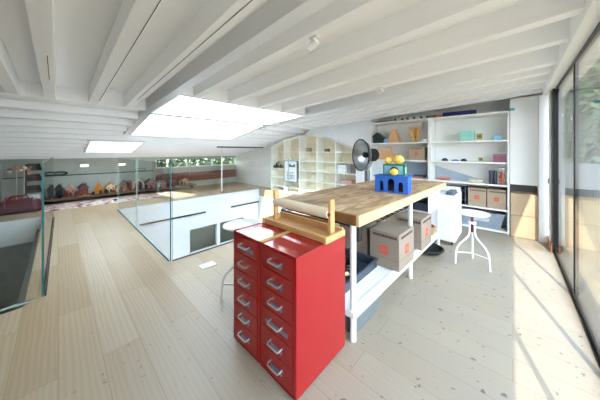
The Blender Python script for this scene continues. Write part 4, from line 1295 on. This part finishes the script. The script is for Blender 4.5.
b = MB(); b.tube([(0, 0, 0.2), (0.0, 0, 0.34)], 0.008, 8); b.build('pole', flat((190, 150, 100)), t)
toyhouse('cream toy house with dark holes, right of the orange tent', 0.86, 0.17, 0.24, (222, 196, 150), (198, 150, 96))
toyhouse('low cream toy house with a tan roof on the ledge', 1.06, 0.2, 0.18, (224, 200, 158), (190, 140, 92))
b = MB(); b.lathe([(0, 0), (0.06, 0), (0.05, 0.12), (0.07, 0.22), (0.03, 0.28), (0, 0.28)], 16)
solo(b, 'toy_tower', flat((112, 40, 44)), 'dark red toy tower beside the white toy arch', 'toy tower', (-7.78, 1.35, LZ))
t = thing('toy_arch', 'white toy arch with a red inside on the ledge', 'toy arch', (-7.86, 1.42, LZ))
b = MB(); b.prism([(0, 0)] + arch_pts(0.14, 0.19, 0.0, 0.13) + [(0.28, 0)] + [(0.28 / 2 + 0.14 * math.cos(a), 0.13 + 0.14 * math.sin(a)) for a in [PI * i / 12 for i in range(13)]], 0.02, 0.14, 'x'); b.build('arch', flat((226, 218, 206)), t)
b = MB(); b.box(0, 0.018, 0.04, 0.24, 0, 0.22); b.build('back', flat((138, 46, 50)), t)
toyhouse('grey-pink toy house right of the white toy arch', 1.75, 0.2, 0.27, (170, 132, 128), (108, 92, 96))
toyhouse('grey toy house with a pale base, second right of the white toy arch', 2.0, 0.22, 0.2, (150, 146, 146), (196, 178, 168))
toyhouse('dull red toy house, third right of the white toy arch', 2.3, 0.22, 0.24, (150, 84, 74), (92, 60, 58))
toyhouse('sandy toy house at the far end of the ledge', 2.65, 0.24, 0.24, (196, 172, 136), (130, 76, 66))
b = MB(); b.tube([(0, 0.12 * math.cos(a), 0.045 + 0.036 * math.sin(a)) for a in [2 * PI * i / 24 for i in range(24)]], 0.016, 8, True)
solo(b, 'black_ring', M_black, 'black oval ring propped on the dark rail of the far wall', 'ring', (XF + 0.05, 0.03, 0.622))
for k, (x, y, r, c) in enumerate(((-7.0, 0.95, 0.04, (30, 30, 30)), (-6.95, -0.02, 0.03, (206, 160, 140)))):
    b = MB(); b.lathe([(0, 0), (r, 0.004), (r * 1.05, r * 0.6), (r * 0.6, r), (0, r * 1.05)], 14)
    solo(b, 'toy_cup', flat(c), ['small black toy cup standing on the rug', 'small pink toy cup standing on the rug'][k], 'toy', (x, y, 0.0125))
rnd = random.Random(31)
for k in range(22):
    y = -0.12 + 0.14 * k + rnd.uniform(-0.02, 0.02)
    h = rnd.uniform(0.07, 0.16); q = rnd.uniform(0.028, 0.042)
    c = [(58, 38, 34), (36, 32, 34), (128, 50, 46), (96, 66, 48), (170, 120, 84), (70, 30, 36)][k % 6]
    adj = ['dark brown', 'charcoal', 'brick red', 'mid-brown', 'tan', 'deep maroon'][k % 6]
    b = MB()
    if k % 3 == 0:
        b.lathe([(0, 0), (q, 0), (q * 0.8, h * 0.5), (q * 0.9, h * 0.8), (0, h)], 12); kind = 'skittle'
    elif k % 3 == 1:
        b.box(-q, q, -q, q, 0, h * 0.7); b.prism([(-q, h * 0.7), (q, h * 0.7), (0, h)], -q, q, 'x'); kind = 'gabled block'
    else:
        b.lathe([(0, 0), (q, 0), (q, h * 0.6), (0, h)], 4); kind = 'pointed block'
    place = 'at the stair end of the ledge' if y < 0.35 else ('in front of the cream toy houses' if y < 1.3 else ('near the white toy arch' if y < 2.0 else 'at the gallery end of the ledge'))
    solo(b, 'wooden_toy', flat(c), '%s wooden %s %s' % (adj, kind, place), 'toy', (-7.59, y, LZ + 0.0005), 0, 'small wooden toys along the ledge', 0)
# left of the stair glass
t = thing('holdall', 'burgundy fabric holdall on the floor beyond the stair opening', 'bag', (-7.0, -0.52, 0.0), 0.1)
b = MB()
rings, nn = 15, 20
vs = []
for i in range(rings):
    u = -1 + 2 * i / (rings - 1)
    sc_ = (1 - 0.55 * abs(u) ** 5) * (1 + 0.04 * math.sin(5 * u))
    for k in range(nn):
        a = 2 * PI * k / nn
        cx, cz = math.cos(a), math.sin(a)
        px = math.copysign(abs(cx) ** 0.6, cx) * 0.15 * sc_
        pz = 0.135 + math.copysign(abs(cz) ** 0.6, cz) * (0.13 * (sc_ if cz > 0 else 1)) + (0.012 * math.sin(9 * u + k) if cz > 0.3 else 0)
        vs.append((px, u * 0.31, pz))
fs = [(i * nn + k, i * nn + (k + 1) % nn, (i + 1) * nn + (k + 1) % nn, (i + 1) * nn + k) for i in range(rings - 1) for k in range(nn)]
fs += [tuple(range(nn - 1, -1, -1)), tuple(range((rings - 1) * nn, rings * nn))]
b.add(vs, fs); b.build('body', flat((84, 26, 44), 0.8, var=0.12, scale=12), t, smooth=60)
for yy in (-0.17, 0.17):
    b = MB(); b.tube([(0.158 * math.copysign(abs(math.cos(a)) ** 0.6, math.cos(a)), yy, 0.138 + 0.142 * math.copysign(abs(math.sin(a)) ** 0.6, math.sin(a))) for a in [PI * q / 16 for q in range(17)]], 0.008, 6); b.build('webbing', flat((150, 60, 80)), t)
for s_ in (-0.05, 0.05):
    b = MB(); b.tube([(s_, -0.14, 0.25), (s_, -0.09, 0.33), (s_, 0.09, 0.33), (s_, 0.14, 0.25)], 0.010, 8); b.build('strap', flat((44, 20, 28)), t)
b = MB(); b.tube([(0.0, -0.22, 0.247), (0, -0.1, 0.27), (0, 0, 0.279), (0, 0.1, 0.27), (0, 0.22, 0.247)], 0.006, 6); b.build('zip', flat((180, 90, 110)), t)
t = thing('striped_crate', 'rainbow striped toy crate between the holdall and the white box', 'crate', (-7.76, -0.75, 0))
for k, c in enumerate(((84, 120, 60), (232, 204, 60), (216, 110, 50), (196, 72, 46))):
    b = MB(); b.box(0, 0.24, 0, 0.255, 0.06 * k, 0.06 * k + 0.058); o = b.build('band', flat(c), t, 0.004)
    o['label'] = ['green band', 'yellow band', 'orange band', 'red band'][k]
blk('white_storage_box', flat((214, 222, 220)), 'white storage box on the floor right of the striped crate', 'box', -7.5, -7.28, 0.0, 0.28, -0.46, 0.2, 0, None, 0.006)
t = thing('toy_rack', 'black rack of dark red and black clothes behind the white storage box', 'rack', (-7.80, -0.475, 0))
b = MB()
for y in (0.0, 0.24):
    b.tube([(0, y, 0), (0, y, 0.92)], 0.012, 8); b.tube([(0.16, y, 0), (0.16, y, 0.92)], 0.012, 8)
b.build('frame', M_black, t)
for k, (z, c) in enumerate(((0.30, (40, 40, 42)), (0.55, (60, 30, 36)), (0.78, (36, 30, 34)))):
    b = MB(); b.box(-0.01, 0.17, -0.01, 0.25, z, z + 0.012); b.build('shelf', M_black, t)
    b = MB()
    for q in range(3):
        b.box(0.0 + 0.006 * q, 0.16 - 0.008 * q, 0.012, 0.228 - 0.012 * q, z + 0.0125 + 0.045 * q, z + 0.055 + 0.045 * q)
    b.build('folded_cloth', flat(c, 0.9), t, 0.012)
t = thing('hanging_mobile', 'pink and white toy mobile on pale strings at the far left', 'mobile', (-7.42, -0.58, 0))
b = MB(); b.tube([(0, 0, 0.0), (0, 0, 0.93)], 0.007, 8); b.tube([(0, 0.1, 0.0), (0, 0.1, 0.9)], 0.006, 8); b.build('string', flat((226, 222, 210)), t)
rnd = random.Random(2)
for k in range(9):
    b = MB(); b.ball((rnd.uniform(-.06, .06), rnd.uniform(-.1, .18), 0.80 + rnd.uniform(-.08, .12)), 0.03 + 0.02 * rnd.random(), n=10); b.build('bauble', flat([(214, 150, 130), (230, 222, 206), (110, 90, 80)][k % 3]), t)
t = thing('grey_cylinder', 'brushed grey cylinder bin at the left edge beyond the stair', 'bin', (-7.28, -0.86, 0))
b = MB(); b.lathe([(0, 0), (0.11, 0), (0.11, 0.86), (0.10, 0.88), (0, 0.88)], 24); b.build('drum', M_steel, t)
b = MB(); b.lathe([(0, 0.8805), (0.112, 0.8805), (0.112, 0.91), (0.09, 0.93), (0, 0.93)], 24); b.build('lid', M_grey, t)
